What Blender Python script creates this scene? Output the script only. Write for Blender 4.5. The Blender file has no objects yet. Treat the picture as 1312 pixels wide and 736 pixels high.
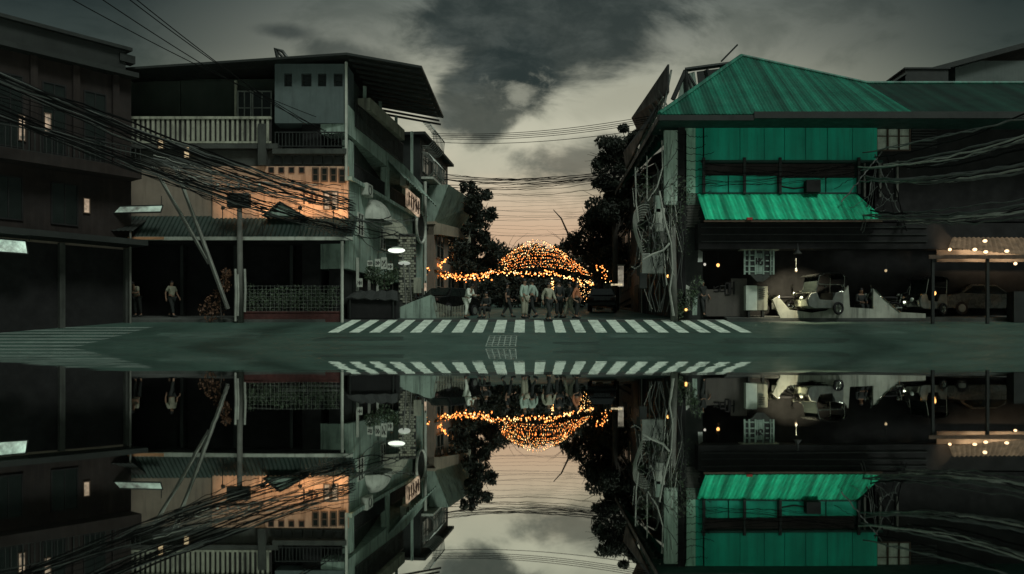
import bpy, bmesh, math, random
from mathutils import Vector, Matrix
R = math.radians
rng = random.Random(7)
S = bpy.context.scene
COL = S.collection

# ------------------------------------------------------------------ camera
F, VX, HZ, CZ = 1100.0, 676.0, 442.0, 0.10
cam_d = bpy.data.cameras.new('camera'); cam = bpy.data.objects.new('camera', cam_d); COL.objects.link(cam)
cam.location = (0, 0, CZ); cam.rotation_euler = (R(90), 0, 0)
cam_d.sensor_width = 36; cam_d.lens = 36 * F / 1312
cam_d.shift_x = (656 - VX) / 1312; cam_d.shift_y = (HZ - 368) / 1312
cam_d.clip_end = 4000; cam_d.clip_start = 0.02
S.camera = cam

# ------------------------------------------------------------------ world (dusk sky with broken cloud)
W = bpy.data.worlds.new('World'); S.world = W; W.use_nodes = True
nt = W.node_tree; N = nt.nodes; L = nt.links
bg = N['Background']; bg.inputs['Strength'].default_value = 1.0
def wire(sock, v):
    if hasattr(v, 'is_linked') or isinstance(v, bpy.types.NodeSocket): L.new(v, sock)
    else: sock.default_value = v
def M_(op, a, b=0.0, c=None, clamp=False):
    n = N.new('ShaderNodeMath'); n.operation = op; n.use_clamp = clamp
    wire(n.inputs[0], a); wire(n.inputs[1], b)
    if c is not None: wire(n.inputs[2], c)
    return n.outputs[0]
def sstep(x, a, b):
    n = N.new('ShaderNodeMapRange'); n.interpolation_type = 'SMOOTHSTEP'
    wire(n.inputs[0], x); n.inputs[1].default_value = a; n.inputs[2].default_value = b
    n.inputs[3].default_value = 0; n.inputs[4].default_value = 1
    return n.outputs[0]
def mixc(f, a, b, mode='MIX'):
    n = N.new('ShaderNodeMix'); n.data_type = 'RGBA'; n.blend_type = mode
    wire(n.inputs[0], f)
    for s, v in ((n.inputs[6], a), (n.inputs[7], b)):
        if isinstance(v, tuple): s.default_value = (*v, 1)
        else: L.new(v, s)
    return n.outputs[2]
tc = N.new('ShaderNodeTexCoord'); sp = N.new('ShaderNodeSeparateXYZ'); L.new(tc.outputs['Generated'], sp.inputs[0])
dx, dy, dz = sp.outputs
ym = M_('MAXIMUM', dy, 0.25)
u = M_('DIVIDE', dx, ym); v = M_('DIVIDE', dz, ym)
cb = N.new('ShaderNodeCombineXYZ'); wire(cb.inputs[0], M_('MULTIPLY', u, 1.0)); wire(cb.inputs[1], M_('MULTIPLY', v, 1.7)); cb.inputs[2].default_value = 3.7
def noise(scale, detail=6, rough=.6, dist=.4):
    n = N.new('ShaderNodeTexNoise'); n.inputs['Scale'].default_value = scale; n.inputs['Detail'].default_value = detail
    n.inputs['Roughness'].default_value = rough; n.inputs['Distortion'].default_value = dist
    L.new(cb.outputs[0], n.inputs['Vector']); return n.outputs['Fac']
n1 = noise(7.0); n2 = noise(18.0, 8, .62, .2); n3 = noise(3.0, 4, .55, .6)
ramp = N.new('ShaderNodeValToRGB'); cr = ramp.color_ramp
stops = [(0.0, (.50, .29, .17)), (.13, (.62, .425, .275)), (.185, (.58, .49, .35)), (.235, (.56, .54, .41)), (.30, (.40, .40, .31)), (.35, (.24, .25, .205)), (.42, (.12, .14, .125)), (.75, (.07, .085, .08))]
cr.elements[0].position = 0; cr.elements[0].color = (*stops[0][1], 1)
cr.elements[1].position = 1; cr.elements[1].color = (.05, .06, .058, 1)
for p, c in stops[1:]:
    e = cr.elements.new(p); e.color = (*c, 1)
L.new(v, ramp.inputs[0])
sky = ramp.outputs[0]
def blob(cx, cy, rx, ry, ang=0.0, nz=.9, lo=.25, hi=.95, nn=n1):
    uu = M_('SUBTRACT', u, cx); vv = M_('SUBTRACT', v, cy)
    c, s = math.cos(ang), math.sin(ang)
    a = M_('ADD', M_('MULTIPLY', uu, c / rx), M_('MULTIPLY', vv, s / rx))
    b = M_('ADD', M_('MULTIPLY', uu, -s / ry), M_('MULTIPLY', vv, c / ry))
    d = M_('SQRT', M_('ADD', M_('MULTIPLY', a, a), M_('MULTIPLY', b, b)))
    k = M_('ADD', M_('SUBTRACT', 1.0, d), M_('MULTIPLY', M_('SUBTRACT', nn, .5), nz * 2.2))
    return sstep(k, lo - .25, hi - .25)
# general cloud mottling
sky = mixc(M_('MULTIPLY', sstep(n1, .45, .66), .5), sky, mixc(1.0, sky, (.42, .46, .44), 'MULTIPLY'))
bright = blob(0.115, .285, .10, .035, .15, .7)
sky = mixc(M_('MULTIPLY', bright, .75), sky, (.36, .355, .27))
bright3 = blob(-.05, .215, .10, .035, .1, .7)
sky = mixc(M_('MULTIPLY', bright3, .7), sky, (.46, .45, .34))
dark1 = blob(.035, .385, .16, .10, .12, .62, .12, .50)
dark1b = blob(-.03, .305, .095, .055, .55, .75, .15, .6)
dark2 = blob(.085, .222, .12, .034, .06, .9, .2, .75)
dark3 = blob(-.285, .365, .055, .014, -.1, .5)
dark4 = blob(-.20, .335, .09, .02, -.2, .7)
for dk, k in ((dark1, .93), (dark1b, .85), (dark2, .72), (dark3, .7), (dark4, .6)):
    sky = mixc(M_('MULTIPLY', dk, k), sky, mixc(sstep(n2, .38, .8), (.018, .026, .023), (.060, .072, .064)))
bright2 = blob(-.008, .290, .050, .034, .5, 1.9, .3, 1.25, n2)
sky = mixc(M_('MULTIPLY', bright2, .62), sky, (.34, .34, .265))
side = sstep(M_('ABSOLUTE', M_('ADD', u, -.03)), .10, .56)
sky = mixc(side, sky, mixc(1.0, sky, (.15, .19, .195), 'MULTIPLY'))
back = sstep(dy, .12, .5)
overcast = mixc(sstep(dz, .12, .75), (.022, .030, .027), (.19, .235, .21))
sky = mixc(back, overcast, sky)
nis = N.new('ShaderNodeTexSky'); nis.sky_type = 'NISHITA'; nis.sun_disc = False
nis.sun_elevation = R(38); nis.sun_rotation = R(152); nis.dust_density = 4
sky = mixc(1.0, sky, mixc(1.0, nis.outputs[0], (.0022, .0026, .0023), 'MULTIPLY'), 'ADD')
L.new(sky, bg.inputs['Color'])

# ------------------------------------------------------------------ sun (broad, weak, from behind the camera to the right)
sd = bpy.data.lights.new('sun', 'SUN'); sd.energy = 1.45; sd.angle = R(16); sd.color = (.93, 1.0, .93)
so = bpy.data.objects.new('sun', sd); COL.objects.link(so)
sun_dir = Vector((.42, -.62, .95)).normalized()       # towards the light
so.rotation_euler = sun_dir.to_track_quat('Z', 'Y').to_euler(); so.location = (20, -40, 40)

S.view_settings.view_transform = 'Standard'; S.view_settings.look = 'None'
S.view_settings.gamma = 1; S.view_settings.exposure = 0.0; S.view_settings.use_curve_mapping = False

# ------------------------------------------------------------------ helpers
def px(x, y, d): return Vector(((x - VX) * d / F, d, CZ + (HZ - y) * d / F))
def gx(x, d): return (x - VX) * d / F
def gzp(y, d): return CZ + (HZ - y) * d / F
WL = 30.7
def gz(y):
    if y < WL: return max(-.5, (y - WL) * .135)
    if y < 40.5: return (y - WL) * .135
    if y < 140: return 1.323 + (y - 40.5) * .06
    return 1.323 + 99.5 * .06

class MB:
    def __init__(s): s.v = []; s.f = []; s.m = []; s.cur = 0
    def add(s, vs, fs):
        o = len(s.v); s.v += [Vector(a) for a in vs]
        for f in fs: s.f.append([o + i for i in f]); s.m.append(s.cur)
        return s
    def hexa(s, p):       # 8 points: bottom loop 4, top loop 4
        return s.add(p, [(0, 3, 2, 1), (4, 5, 6, 7), (0, 1, 5, 4), (1, 2, 6, 5), (2, 3, 7, 6), (3, 0, 4, 7)])
    def box(s, x0, x1, y0, y1, z0, z1):
        if x0 > x1: x0, x1 = x1, x0
        if y0 > y1: y0, y1 = y1, y0
        if z0 > z1: z0, z1 = z1, z0
        return s.hexa([(x0, y0, z0), (x1, y0, z0), (x1, y1, z0), (x0, y1, z0), (x0, y0, z1), (x1, y0, z1), (x1, y1, z1), (x0, y1, z1)])
    def fbox(s, fr, u0, u1, n0, n1, z0, z1):
        if u0 > u1: u0, u1 = u1, u0
        if n0 > n1: n0, n1 = n1, n0
        if z0 > z1: z0, z1 = z1, z0
        P = fr.p
        return s.hexa([P(u0, n1, z0), P(u1, n1, z0), P(u1, n0, z0), P(u0, n0, z0), P(u0, n1, z1), P(u1, n1, z1), P(u1, n0, z1), P(u0, n0, z1)])
    def quad(s, a, b, c, d): return s.add([a, b, c, d], [(0, 1, 2, 3)])
    def slab(s, a, b, c, d, t):   # quad with thickness t along the normal
        a, b, c, d = map(Vector, (a, b, c, d)); n = (b - a).cross(d - a).normalized() * t
        return s.hexa([a - n, b - n, c - n, d - n, a, b, c, d])
    def tube(s, pts, r, n=6, cap=True):
        pts = [Vector(p) for p in pts]; k = len(pts)
        rs = r if isinstance(r, (list, tuple)) else [r] * k
        t0 = (pts[1] - pts[0]).normalized()
        ref = Vector((0, 0, 1)) if abs(t0.z) < .9 else Vector((1, 0, 0))
        a = t0.cross(ref).normalized(); vs = []
        for i, p in enumerate(pts):
            t = (pts[min(i + 1, k - 1)] - pts[max(i - 1, 0)]).normalized()
            a = (a - t * a.dot(t)); a = a.normalized() if a.length > 1e-6 else t.orthogonal().normalized()
            b = t.cross(a)
            for j in range(n):
                th = 2 * math.pi * j / n
                vs.append(p + (a * math.cos(th) + b * math.sin(th)) * rs[i])
        fs = []
        for i in range(k - 1):
            for j in range(n):
                fs.append((i * n + j, i * n + (j + 1) % n, (i + 1) * n + (j + 1) % n, (i + 1) * n + j))
        if cap:
            fs.append(tuple(range(n - 1, -1, -1))); fs.append(tuple((k - 1) * n + j for j in range(n)))
        return s.add(vs, fs)
    def corr(s, a, b, c, d, period=.16, amp=.03, nv=1, t=.02):  # corrugated sheet, ribs run a->d, a->b is the eave
        a, b, c, d = map(Vector, (a, b, c, d)); w = max((b - a).length, (c - d).length); n = max(2, int(w / period)) * 2
        nn = (b - a).cross(d - a).normalized(); vs = []; fs = []
        for i in range(n + 1):
            q = i / n; off = nn * (amp if i % 2 else 0)
            p0 = a.lerp(b, q) + off; p1 = d.lerp(c, q) + off
            vs += [p0, p1, p0 - nn * t, p1 - nn * t]
        for i in range(n):
            o = i * 4; q = o + 4
            fs += [(o, q, q + 1, o + 1), (o + 2, o + 3, q + 3, q + 2), (o, o + 2, q + 2, q), (o + 1, q + 1, q + 3, o + 3)]
        return s.add(vs, fs)
    def ell(s, c, rx, ry, rz, nu=14, nv=9, lo=-90, hi=90):
        c = Vector(c); vs = []; fs = []
        for i in range(nv + 1):
            ph = R(lo + (hi - lo) * i / nv)
            for j in range(nu):
                th = 2 * math.pi * j / nu
                vs.append(c + Vector((rx * math.cos(ph) * math.cos(th), ry * math.cos(ph) * math.sin(th), rz * math.sin(ph))))
        for i in range(nv):
            for j in range(nu): fs.append((i * nu + j, i * nu + (j + 1) % nu, (i + 1) * nu + (j + 1) % nu, (i + 1) * nu + j))
        return s.add(vs, fs)
    def prism(s, poly, dvec):
        poly = [Vector(p) for p in poly]; k = len(poly); dv = Vector(dvec)
        return s.add(poly + [p + dv for p in poly], [tuple(range(k)), tuple(range(2 * k - 1, k - 1, -1))] + [(i, i + k, (i + 1) % k + k, (i + 1) % k) for i in range(k)])
    def torus(s, c, r, rr, ax='y', nu=22, nv=6, squash=1.0):
        pts = []
        for i in range(nu + 1):
            th = 2 * math.pi * i / nu; a, b = r * math.cos(th), r * squash * math.sin(th)
            o = {'y': (a, 0, b), 'x': (0, a, b), 'z': (a, b, 0)}[ax]
            pts.append(Vector(c) + Vector(o))
        return s.tube(pts, rr, nv, cap=False)
    def xf(s, m):
        s.v = [m @ p for p in s.v]; return s
    def build(s, name, mat, parent=None, smooth=False, bevel=0, wo=None):
        me = bpy.data.meshes.new(name)
        o = wo if wo is not None else (Vector(parent['_o']) if parent is not None and '_o' in parent else Vector((0, 0, 0)))
        me.from_pydata([tuple(p - o) for p in s.v], [], s.f)
        mats = mat if isinstance(mat, (list, tuple)) else [mat]
        for m in mats: me.materials.append(m)
        if len(mats) > 1: me.polygons.foreach_set('material_index', s.m)
        bm = bmesh.new(); bm.from_mesh(me); bmesh.ops.recalc_face_normals(bm, faces=bm.faces); bm.to_mesh(me); bm.free()
        if smooth: me.polygons.foreach_set('use_smooth', [True] * len(me.polygons))
        ob = bpy.data.objects.new(name, me); COL.objects.link(ob)
        if parent is not None:
            ob.parent = parent; ob['_o'] = tuple(o)
        else:
            ob['_o'] = tuple(o); ob.location = o
        if bevel:
            b = ob.modifiers.new('bevel', 'BEVEL'); b.width = bevel; b.segments = 2; b.limit_method = 'ANGLE'
        return ob
class Frame:
    def __init__(s, o, e):
        s.o = Vector((o[0], o[1], 0)); d = Vector((e[0] - o[0], e[1] - o[1], 0)); s.len = d.length; s.u = d.normalized()
        s.n = Vector((s.u.y, -s.u.x, 0))
    def p(s, u, n, z): return s.o + s.u * u + s.n * n + Vector((0, 0, z))
    def px(s, x, y=None):       # where the wall meets the sight line through an image column/row
        k = (x - VX) / F; uu = (k * s.o.y - s.o.x) / (s.u.x - k * s.u.y)
        if y is None: return uu
        return uu, gzp(y, s.o.y + s.u.y * uu)
def tag(o, label=None, cat=None, group=None, kind=None):
    if label: o['label'] = label
    if cat: o['category'] = cat
    if group: o['group'] = group
    if kind: o['kind'] = kind
    return o
def thing(name, label, cat, loc=(0, 0, 0), group=None):
    o = bpy.data.objects.new(name, None); COL.objects.link(o); o.location = loc; o['_o'] = tuple(loc); o.empty_display_size = .2
    return tag(o, label, cat, group)
def copy_tree(o, parent=None):
    c = o.copy(); COL.objects.link(c); c.parent = parent
    for ch in list(o.children): copy_tree(ch, c)
    return c
def struct(ob): ob['kind'] = 'structure'; return ob

# ------------------------------------------------------------------ materials
BAND = {'green_roof_sheet': (1.6, .52), 'green_awning_sheet': (2.6, .52), 'darkened_green_roof': (1.2, .4), 'green_panel': (.8, .22)}
def mat(name, col, rough=.75, metal=0.0, var=.25, scale=1.4, streak=.35, bump=.25, fine=25, tint=None, emit=None, es=0.0, spec=.4):
    m = bpy.data.materials.new(name); m.use_nodes = True; t = m.node_tree; n = t.nodes; l = t.links
    b = n['Principled BSDF']; b.inputs['Roughness'].default_value = rough; b.inputs['Metallic'].default_value = metal
    b.inputs['Specular IOR Level'].default_value = spec
    if emit is not None:
        b.inputs['Base Color'].default_value = (*col, 1); b.inputs['Emission Color'].default_value = (*emit, 1); b.inputs['Emission Strength'].default_value = es
        return m
    c = n.new('ShaderNodeTexCoord')
    def nz(sc, det, mp=None):
        q = n.new('ShaderNodeTexNoise'); q.inputs['Scale'].default_value = sc; q.inputs['Detail'].default_value = det; q.inputs['Roughness'].default_value = .62
        if mp:
            g = n.new('ShaderNodeMapping'); g.inputs['Scale'].default_value = mp; l.new(c.outputs['Object'], g.inputs[0]); l.new(g.outputs[0], q.inputs[0])
        else: l.new(c.outputs['Object'], q.inputs[0])
        return q.outputs['Fac']
    def ramp(s, p0, p1, c0, c1):
        r = n.new('ShaderNodeValToRGB'); e = r.color_ramp.elements; e[0].position = p0; e[1].position = p1; e[0].color = (*c0, 1); e[1].color = (*c1, 1)
        l.new(s, r.inputs[0]); return r.outputs[0]
    def mx(f, a, bb, mode='MIX'):
        q = n.new('ShaderNodeMix'); q.data_type = 'RGBA'; q.blend_type = mode
        for sk, vv in ((q.inputs[0], f), (q.inputs[6], a), (q.inputs[7], bb)):
            if isinstance(vv, (float, int)): sk.default_value = vv
            elif isinstance(vv, tuple): sk.default_value = (*vv, 1)
            else: l.new(vv, sk)
        return q.outputs[2]
    lo = tuple(max(0, x * (1 - var)) for x in col); hi = tuple(min(1, x * (1 + var)) for x in col)
    base = ramp(nz(scale, 8), .3, .7, lo, hi)
    if streak:
        f = ramp(nz(1.0, 7, (5, 5, .45)), .50, .72, (0, 0, 0), (1, 1, 1))
        dirt = tint or tuple(x * .35 + .004 for x in col)
        base = mx(mx(1.0, f, (streak,) * 3, 'MULTIPLY'), base, dirt)
        f2 = ramp(nz(fine, 4), .60, .78, (0, 0, 0), (1, 1, 1))
        base = mx(mx(1.0, f2, (streak * .6,) * 3, 'MULTIPLY'), base, dirt)
    if name in BAND:
        bw, bs = BAND[name]
        f3 = ramp(nz(1.0, 2, (bw, 0.0, 0.0)), .40, .60, (1 - bs,) * 3, (1 + bs * .8,) * 3); base = mx(1.0, base, f3, 'MULTIPLY')
    l.new(base, b.inputs['Base Color'])
    rr = ramp(nz(scale * 2.3, 5), .3, .7, (max(.02, rough - .15),) * 3, (min(1, rough + .15),) * 3); l.new(rr, b.inputs['Roughness'])
    if bump:
        q = n.new('ShaderNodeBump'); q.inputs['Strength'].default_value = bump; q.inputs['Distance'].default_value = .03
        l.new(nz(fine, 6), q.inputs['Height']); l.new(q.outputs[0], b.inputs['Normal'])
    return m
def glow(name, col, es, base=(.12, .11, .10)):
    m = mat(name, base, emit=col, es=es); return m
def glow_patchy(name, col, es, sc=2.2):     # grimy translucent sheet lit from inside
    m = glow(name, col, es); t = m.node_tree; b = t.nodes['Principled BSDF']; c = t.nodes.new('ShaderNodeTexCoord'); q = t.nodes.new('ShaderNodeTexNoise')
    q.inputs['Scale'].default_value = sc; q.inputs['Detail'].default_value = 8; q.inputs['Roughness'].default_value = .7; t.links.new(c.outputs['Object'], q.inputs[0])
    r = t.nodes.new('ShaderNodeMapRange'); r.inputs[1].default_value = .36; r.inputs[2].default_value = .66; r.inputs[3].default_value = es * .06; r.inputs[4].default_value = es * 1.5
    t.links.new(q.outputs['Fac'], r.inputs[0]); t.links.new(r.outputs[0], b.inputs['Emission Strength']); return m
MT = {}
MT['asphalt'] = mat('asphalt', (.040, .076, .059), .50, 0, .38, .30, .45, .22, 45, tint=(.03, .055, .042))
MT['ground'] = mat('ground', (.035, .042, .036), .9, 0, .3, .3, .3, .4, 30)
MT['pave'] = mat('paving', (.055, .062, .054), .85, 0, .35, .8, .5, .4, 30)
MT['lwall'] = mat('plaster_greenish', (.245, .325, .265), .8, 0, .34, .7, .95, .4, 7, tint=(.045, .062, .05))
MT['dkgreen'] = mat('dark_green_wall', (.019, .028, .020), .85, 0, .3, .5, .4, .2)
MT['teal'] = mat('grey_teal_wall', (.075, .10, .095), .8, 0, .2, .6, .45, .2, tint=(.03, .04, .036))
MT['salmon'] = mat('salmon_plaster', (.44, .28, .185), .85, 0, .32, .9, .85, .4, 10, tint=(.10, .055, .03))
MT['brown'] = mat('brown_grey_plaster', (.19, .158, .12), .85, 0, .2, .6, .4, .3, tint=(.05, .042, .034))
MT['pinkbrown'] = mat('darkened_pink_plaster', (.011, .0075, .0055), .9, 0, .5, .5, .5, .3, tint=(.03, .022, .018))  # pink plaster with the dimness of the far left put into its colour
MT['black'] = mat('shade_black', (.006, .0065, .006), .9, 0, .4, .8, .2, .1)  # near-black; deep shade under awnings and in recesses is put into this colour
MT['dkmetal'] = mat('dark_metal', (.022, .026, .023), .55, .3, .3, 1.5, .4, .2)
MT['roofdk'] = mat('dark_roof_sheet', (.018, .022, .019), .6, .2, .3, .6, .4, .2)
MT['soffit'] = mat('soffit', (.045, .05, .042), .85, 0, .4, .8, .6, .2)
MT['awn'] = mat('dark_green_awning', (.012, .026, .019), .65, .1, .3, .9, .5, .2)
MT['rail'] = mat('pale_parapet', (.28, .29, .22), .8, 0, .3, 1.2, .85, .3, 8, tint=(.045, .05, .04))
MT['pale'] = mat('pale_paint', (.42, .45, .38), .7, 0, .2, 1.5, .6, .2, 14, tint=(.10, .11, .09))
MT['beige'] = mat('beige_plaster', (.30, .26, .19), .8, 0, .2, .9, .5, .3, tint=(.09, .08, .06))
MT['groof'] = mat('green_roof_sheet', (.010, .125, .078), .48, .0, .26, .5, .75, .1, 6, tint=(.008, .065, .042))
MT['groof2'] = mat('darkened_green_roof', (.005, .030, .020), .6, .0, .35, .5, .6, .1, 9, tint=(.012, .03, .022))  # green roof sheet darkened, shade of the right edge put into the colour
MT['gwall'] = mat('green_panel', (.006, .39, .255), .6, 0, .16, .5, .55, .1, 5, tint=(.02, .14, .10))
MT['gawn'] = mat('green_awning_sheet', (.012, .40, .205), .5, 0, .2, 1.2, .45, .1, 9, tint=(.02, .16, .09))
MT['gpil'] = mat('green_white_pilaster', (.30, .52, .38), .7, 0, .25, 1.2, .8, .3, 10, tint=(.012, .10, .07))
MT['gdark'] = mat('dark_green_frame', (.010, .045, .034), .7, 0, .3, 1, .5, .2)
MT['maroon'] = mat('maroon_brown_screen', (.050, .040, .036), .8, 0, .35, 1, .5, .2)
MT['glass'] = mat('dark_glass', (.012, .016, .014), .12, 0, .3, 1, 0, 0)
MT['paneglass'] = mat('frosted_pane', (.40, .44, .36), .35, 0, .3, 3, .4, .1)
MT['cable'] = mat('black_cable', (.005, .0055, .005), .8, 0, .3, 3, 0, 0, spec=.1)
MT['cableg'] = mat('grey_cable', (.085, .095, .085), .6, 0, .4, 1, .3, 0)
MT['cablel'] = mat('pale_cable', (.30, .32, .27), .6, 0, .3, 2, .4, 0)
MT['pole'] = mat('concrete_pole', (.13, .135, .115), .85, 0, .25, 2, .6, .3, tint=(.04, .042, .036))
MT['steel'] = mat('galvanised', (.22, .24, .21), .5, .5, .3, 3, .5, .1)
MT['chrome'] = mat('chrome', (.62, .64, .56), .14, 1.0, .15, 3, .2, .05)
MT['wood'] = mat('brown_wood', (.075, .05, .032), .7, 0, .35, 2, .5, .3)
MT['brick'] = mat('dark_red_brick', (.060, .020, .016), .85, 0, .35, 3, .5, .4)
MT['sgrey'] = mat('grey_brown_board', (.085, .078, .066), .8, 0, .15, 1, .4, .2)
MT['white'] = mat('white_enamel', (.55, .62, .52), .5, 0, .12, 2, .4, .1, tint=(.18, .20, .17))
MT['ink'] = mat('dark_lettering', (.014, .013, .012), .8, 0, .3, 2, 0, 0)
MT['inkr'] = mat('faded_red_lettering', (.065, .035, .026), .8, 0, .4, 2, .4, 0)
MT['bark'] = mat('bark', (.040, .036, .028), .9, 0, .3, 4, .5, .5)
MT['leaf'] = mat('dark_leaves', (.018, .024, .015), .7, 0, .5, 1.2, 0, 0)
MT['leaf2'] = mat('mid_leaves', (.055, .085, .045), .6, 0, .5, 1.5, 0, 0)
MT['leafr'] = mat('dry_leaves', (.10, .05, .025), .7, 0, .4, 1.5, 0, 0)
MT['skin'] = mat('skin', (.26, .155, .10), .55, 0, .1, 8, 0, 0)
MT['hair'] = mat('black_hair', (.010, .009, .008), .5, 0, .3, 20, 0, .2)
MT['cwhite'] = mat('white_cloth', (.62, .66, .56), .85, 0, .12, 6, .15, .3)
MT['cgreen'] = mat('sage_cloth', (.34, .44, .36), .85, 0, .15, 6, .2, .3)
MT['cdark'] = mat('dark_cloth', (.022, .026, .023), .85, 0, .3, 6, .2, .3)
MT['corange'] = mat('orange_cloth', (.45, .17, .08), .85, 0, .15, 6, .2, .3)
MT['ckhaki'] = mat('khaki_cloth', (.30, .30, .22), .85, 0, .15, 6, .2, .3)
MT['tyre'] = mat('rubber', (.014, .014, .014), .85, 0, .2, 6, 0, 0)
MT['carpaint'] = mat('grey_car_paint', (.085, .092, .08), .28, .3, .06, 2, 0, 0)
MT['carpaint2'] = mat('black_car_paint', (.010, .011, .010), .28, .3, .1, 2, .3, 0)
MT['chalk'] = mat('chalk_line', (.32, .38, .32), .8, 0, .4, 8, .5, .1)
MT['bulb'] = glow('warm_bulb', (1.0, .42, .11), 4.2)
MT['bulb2'] = glow('orange_bulb', (1.0, .26, .05), 3.2)
MT['bulb3'] = glow('pale_gold_bulb', (1.0, .66, .28), 5.0)
for k in ('bulb', 'bulb2', 'bulb3'): MT[k].cycles.emission_sampling = 'NONE'
MT['lampw'] = glow('white_lamp', (.92, 1.0, .86), 1.3)
MT['lampg'] = glow_patchy('pale_green_panel', (.72, 1.0, .80), .6, 1.3)
MT['lampy'] = glow('warm_lit_window', (1.0, .74, .40), .55)
MT['lampo'] = glow('amber_lamp', (1.0, .50, .14), 2.2)
MT['signlit'] = glow_patchy('lit_sign', (1.0, .72, .48), .42)
# worn paint on asphalt
def paint():
    m = mat('worn_road_paint', (.60, .70, .58), .75, 0, .22, 2.0, .85, .3, 14, tint=(.08, .13, .10)); return m
MT['paint'] = paint()
MT['paint2'] = mat('very_worn_road_paint', (.13, .17, .145), .75, 0, .3, 1.2, .6, .3, 30, tint=(.07, .10, .085))
# still flood water
m = bpy.data.materials.new('still_water'); m.use_nodes = True; t = m.node_tree
b = t.nodes['Principled BSDF']; b.inputs['Base Color'].default_value = (.66, .70, .66, 1); b.inputs['Metallic'].default_value = 1.0; b.inputs['Roughness'].default_value = .012
q = t.nodes.new('ShaderNodeTexNoise'); q.inputs['Scale'].default_value = 1.1; q.inputs['Detail'].default_value = 3
c = t.nodes.new('ShaderNodeTexCoord'); t.links.new(c.outputs['Object'], q.inputs[0])
bp = t.nodes.new('ShaderNodeBump'); bp.inputs['Strength'].default_value = .085; bp.inputs['Distance'].default_value = .010
t.links.new(q.outputs['Fac'], bp.inputs['Height']); t.links.new(bp.outputs[0], b.inputs['Normal'])
MT['water'] = m

def lamp(name, loc, energy, col, size=.15, parent=None):
    l = bpy.data.lights.new(name, 'POINT'); l.energy = energy; l.color = col; l.shadow_soft_size = size
    o = bpy.data.objects.new(name, l); COL.objects.link(o)
    if parent is not None and '_o' in parent: o.parent = parent; o.location = Vector(loc) - Vector(parent['_o'])
    else: o.location = loc
    return o

# ------------------------------------------------------------------ ground, road, water
ys = [-400, 0, 20, 27, WL, 33, 36, 38.9, 40.5, 50, 60, 80, 100, 140, 2500]
def sheet(xs, ys, dz, name, m):
    mb = MB(); vs = []; fs = []; nx = len(xs)
    for y in ys:
        for x in xs: vs.append((x, y, gz(y) + dz))
    for j in range(len(ys) - 1):
        for i in range(nx - 1): fs.append((j * nx + i, j * nx + i + 1, (j + 1) * nx + i + 1, (j + 1) * nx + i))
    mb.add(vs, fs); return struct(mb.build(name, m))
sheet([-1500, -60, 60, 1500], ys, 0, 'ground', MT['ground'])
sheet([-90, -30, 0, 30, 90], [24, 27, WL, 33, 36, 38.9, 40.9], .004, 'road', MT['asphalt'])
sheet([-6.6, 0, 7.0], [40.9, 50, 60, 80, 100, 140], .004, 'side_street', MT['asphalt'])
mb = MB(); mb.quad((-700, -300, 0), (700, -300, 0), (700, 36, 0), (-700, 36, 0)); struct(mb.build('flood_water', MT['water']))
def pavement(x0, x1, y0, y1):
    mb = MB(); yl = [y0, 40.5, y1] if y0 < 40.4 else [y0, y1]
    for a, bb in zip(yl, yl[1:]):
        z0, z1 = gz(a) + .13, gz(bb) + .13
        mb.hexa([(x0, a, z0 - 1), (x1, a, z0 - 1), (x1, bb, z1 - 1), (x0, bb, z1 - 1), (x0, a, z0), (x1, a, z0), (x1, bb, z1), (x0, bb, z1)])
    return struct(mb.build('pavement', MT['pave']))
pavement(-60, -9.2, 39.0, 44); pavement(-9.2, -6.6, 40.95, 90)
pavement(9.2, 60, 39.6, 44); pavement(7.0, 9.2, 40.95, 90)
# zebra crossing
mb = MB()
for i in range(21):
    xc = -7.95 + i * .845 + rng.uniform(-.02, .02); w = .225 + rng.uniform(-.012, .012)
    for a, bb in ((35.1, 37.4), (37.4, 39.95)):
        mb.quad((xc - w, a, gz(a) + .008), (xc + w, a, gz(a) + .008), (xc + w, bb, gz(bb) + .008), (xc - w, bb, gz(bb) + .008))
struct(mb.build('zebra_crossing', MT['paint']))
mb = MB()
for i in range(7):
    a = 30.9 + i * .95; bb = a + .42
    mb.quad((-21.5 + rng.uniform(-.3, .3), a, gz(a) + .008), (-16.3, a, gz(a) + .008), (-16.1, bb, gz(bb) + .008), (-21.5, bb, gz(bb) + .008))
struct(mb.build('faded_crossing', MT['paint2']))
mb = MB()
a = 34.55; mb.quad((-5.2, a, gz(a) + .008), (.3, a, gz(a) + .008), (.3, a + .09, gz(a + .09) + .008), (-5.2, a + .09, gz(a + .09) + .008))
a = 40.2; mb.quad((3.2, a, gz(a) + .008), (9.3, a - .5, gz(a - .5) + .008), (9.3, a - .42, gz(a - .42) + .008), (3.2, a + .08, gz(a + .08) + .008))
struct(mb.build('road_line', MT['paint2']))
wr_ = random.Random(11)
for k, (xc, yc, wx, wy) in enumerate(((-6.5, 33.1, 1.8, .7), (4.2, 33.9, 1.3, .6), (9.8, 32.6, 2.6, .8), (-12.5, 34.2, 2.2, 1.0), (1.9, 31.8, .9, .5), (13.5, 35.4, 2.0, .9))):
    mb = MB(); n_ = 14; ring_ = []
    for i in range(n_):
        a = 2 * math.pi * i / n_; r_ = wr_.uniform(.75, 1.15); c_, s_ = math.cos(a), math.sin(a)
        x = xc + wx * r_ * math.copysign(abs(c_) ** .5, c_); y = yc + wy * r_ * math.copysign(abs(s_) ** .5, s_); ring_.append((x, y, gz(y) + .0062))
    mb.add(ring_, [tuple(range(n_))]); struct(mb.build('road_patch', mat('asphalt_patch', ((.028, .052, .040), (.055, .095, .075))[k % 2], .6, 0, .4, .9, .5, .3, 40)))
mb = MB()
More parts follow.
